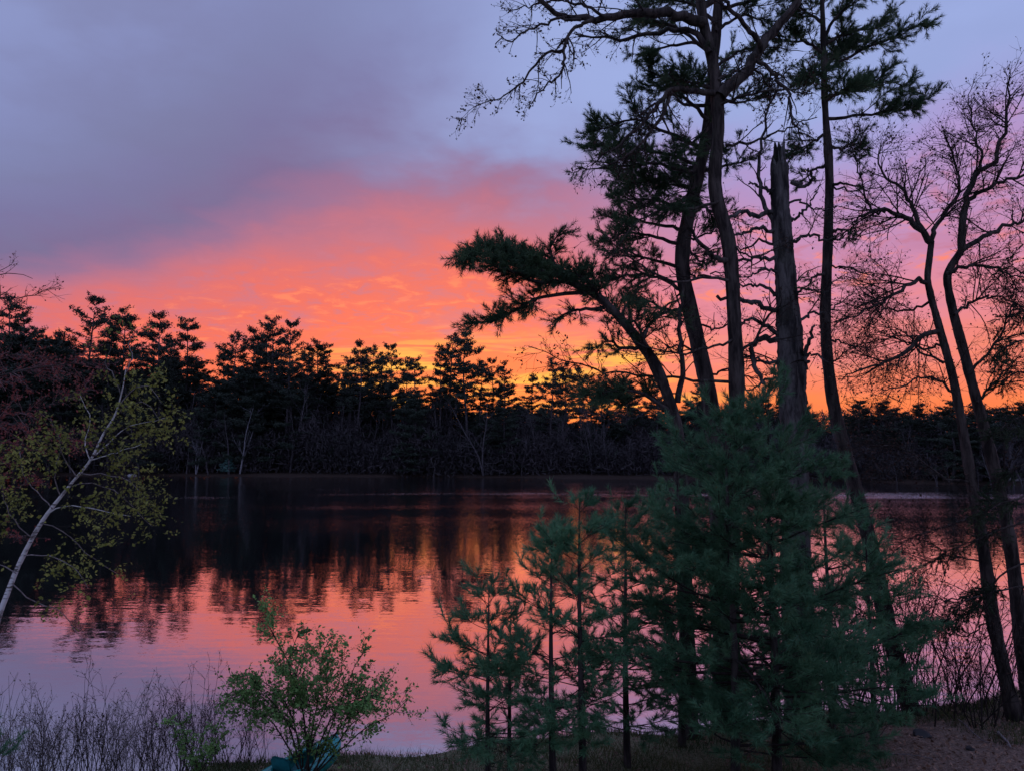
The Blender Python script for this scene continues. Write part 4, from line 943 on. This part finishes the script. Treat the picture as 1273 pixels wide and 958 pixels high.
# fallen branches on the bank
def fallen(label, pxs, d0, d1, r, seed):
    g = np.random.default_rng(seed); n = 9; pp = []
    for k in range(n):
        f_ = k / (n - 1); px = pxs[0] + (pxs[1] - pxs[0]) * f_; p = onground(px, d0 + (d1 - d0) * f_); p[2] += r * .8 + .03 * math.sin(f_ * 3.1); pp.append(p)
    pp = np.array(pp) + g.normal(0, .006, (n, 3)); rr = np.linspace(r, r * .4, n); o_ = thing('fallen_branch', label, 'branch', pp[0], 'fallen branches on the bank')
    mb = MB(); tubes(mb, pp, rr, 6, True); part('stick', mb.mesh('stick', M['greytwig'], pp[0], True), o_)
    a1, q1 = sprout(g, pp[None], rr[None], 3.0, .3, 1, (.5, .9), (.1, .35), 4, .1, 0, .9, .4, .008, .003); tw = MB(); tubes(tw, a1, q1, 4)
    if len(a1): part('twigs', tw.mesh('twigs', M['greytwig'], pp[0]), o_)
fallen('long thin pale fallen branch lying up the leafy bank', (1166, 1216), 13.9, 11.5, .012, 1)
fallen('dark short fallen branch beside the twin-stemmed oak', (1222, 1236), 12.6, 11.2, .03, 2)
fallen('thin fallen twig lying below the dark stone', (1085, 1150), 11.1, 10.7, .009, 3)

# ------------------------------------------------------------------ teal kayak pulled up on the bank
kc = np.array([-2.88, 10.85]); kz = gz(kc[0], kc[1])
KA = thing('kayak', 'small teal plastic kayak pulled up on the bank behind the leafy green shrub', 'kayak', (kc[0], kc[1], kz - .02), None, R(62))
KA.scale = (.85, .85, .85); KA.rotation_euler = (0, R(-2), R(62))
LN, NSt, NA = .92, 33, 15
ts = np.linspace(-1, 1, NSt); hw = .36 * (1 - np.abs(ts) ** 2.4) ** .62 + .012; keel = .015 + .16 * np.abs(ts) ** 3.2; gun = .25 + .10 * np.abs(ts) ** 2.4
an = np.linspace(0, math.pi, NA); ss = np.sign(np.cos(an)) * np.abs(np.cos(an)) ** .7; vv_ = np.sin(an) ** .8
hull = np.stack([np.broadcast_to((ts * LN)[:, None], (NSt, NA)), hw[:, None] * ss[None], gun[:, None] - (gun - keel)[:, None] * vv_[None]], -1)
ii = np.arange(NSt * NA).reshape(NSt, NA); mb = MB(); mb.add(hull, None, np.stack([ii[:-1, :-1], ii[1:, :-1], ii[1:, 1:], ii[:-1, 1:]], -1))
inner = hull * [.985, .93, 1] + [0, 0, .02]; mb.add(inner, None, np.stack([ii[:-1, :-1], ii[:-1, 1:], ii[1:, 1:], ii[1:, :-1]], -1))
part('hull', mb.mesh('hull', M['teal'], smooth=True), KA)
ND = 13; us = np.linspace(-1, 1, ND); deck = np.stack([np.broadcast_to((ts * LN)[:, None], (NSt, ND)), hw[:, None] * us[None], (gun + .004)[:, None] + (.06 * (1 - us ** 2))[None] * np.ones((NSt, 1))], -1)
jj = np.arange(NSt * ND).reshape(NSt, ND); f = np.stack([jj[:-1, :-1], jj[1:, :-1], jj[1:, 1:], jj[:-1, 1:]], -1).reshape(-1, 4)
cen = deck.reshape(-1, 3)[f].mean(1); keep = ((cen[:, 0] + .05) / .5) ** 2 + (cen[:, 1] / .245) ** 2 > 1
mb = MB(); mb.add(deck, None, f[keep]); part('deck', mb.mesh('deck', M['teal'], smooth=True), KA)
aa = np.linspace(0, 2 * math.pi, 41); rim = np.stack([-.05 + .52 * np.cos(aa), .255 * np.sin(aa), .318 - .04 * np.sin(aa) ** 2 + .02 * np.cos(aa) ** 2], 1)
mb = MB(); tubes(mb, rim, np.full(41, .022), 8); part('cockpit_rim', mb.mesh('cockpit_rim', M['teal'], smooth=True), KA)
xs_ = np.array([-.40, -.36, -.22, .02, .12]); zs_ = np.array([.52, .30, .12, .10, .15]); seat = []
for k in range(5):
    for yy in (-.19, -.1, 0, .1, .19): seat.append([xs_[k] - .03 * (1 - (yy / .19) ** 2) * (k < 2), yy, zs_[k] + .03 * (yy / .19) ** 2 * (k > 1) - .04 * (abs(yy) > .15) * (k == 0)])
s3 = np.array(seat); qi = np.arange(25).reshape(5, 5); fq = np.stack([qi[:-1, :-1], qi[1:, :-1], qi[1:, 1:], qi[:-1, 1:]], -1).reshape(-1, 4)
mb = MB(); mb.add(s3, None, fq); mb.add(s3 + [-.025, 0, -.02], None, fq[:, ::-1]); part('seat', mb.mesh('seat', M['tealdark'], smooth=True), KA)
for sx in (-1, 1):
    mb = MB(); x0 = sx * .82; tubes(mb, np.array([[x0, -.06, .345], [x0, -.05, .40], [x0, 0, .42], [x0, .05, .40], [x0, .06, .345]]), np.full(5, .012), 6); part('carry_handle', mb.mesh('carry_handle', M['blackplastic']), KA)

# ------------------------------------------------------------------ grass and dead leaves (uncountable)
rg = np.random.default_rng(77)
def bank_points(K, x0, x1, y0, back):
    x = rg.uniform(x0, x1, K); y = shore_n(x) - back * rg.random(K); k = y > y0; x, y = x[k], y[k]
    z = ground(x, y); k = z > .02; return np.stack([x[k], y[k], z[k]], 1)
pt = np.concatenate([bank_points(26000, -6, 5.2, 8.5, 4.0), bank_points(6000, -10, 10, 8.5, .9), bank_points(5000, 7.2, 10, 9, 3.5), bank_points(2500, 5, 9, 11, 1.6)])
den_ = np.sin(pt[:, 0] * 2.3 + 1) * np.sin(pt[:, 1] * 3.1) + .5 * np.sin(pt[:, 0] * 6.1 + pt[:, 1] * 4); pt = pt[(den_ + rg.normal(0, .5, len(pt))) > -.35]
K = len(pt); hh = rg.uniform(.04, .16, K) * (1 + .8 * (rg.random(K) < .08)); dv = np.c_[rg.normal(0, .45, (K, 2)), np.ones(K)] * hh[:, None]; sd_ = np.c_[unit(rg.normal(0, 1, (K, 2))), np.zeros(K)] * .005
mb = MB(); mb.add(np.stack([pt - sd_, pt + sd_, pt + dv], 1).reshape(-1, 3), np.arange(K * 3).reshape(-1, 3))
tag(kindof(part('bank_grass', mb.mesh('bank_grass', M['grass']), None), 'stuff'), 'short rough grass on the bank by the water', 'grass')
pt = np.concatenate([bank_points(9000, 3, 11, 8, 6.5), bank_points(2500, -7, 3, 8, 4)]); mb = MB(); leaves(mb, rg, pt + [0, 0, .015], .06, 2.2, .006)
tag(kindof(part('leaf_litter', mb.mesh('leaf_litter', M['litter']), None), 'stuff'), 'dry brown fallen leaves strewn over the bank', 'leaves')
print('TRIS', sum(len(me.loops) - 2 * len(me.polygons) for me in bpy.data.meshes), 'OBJS', len(bpy.data.objects))
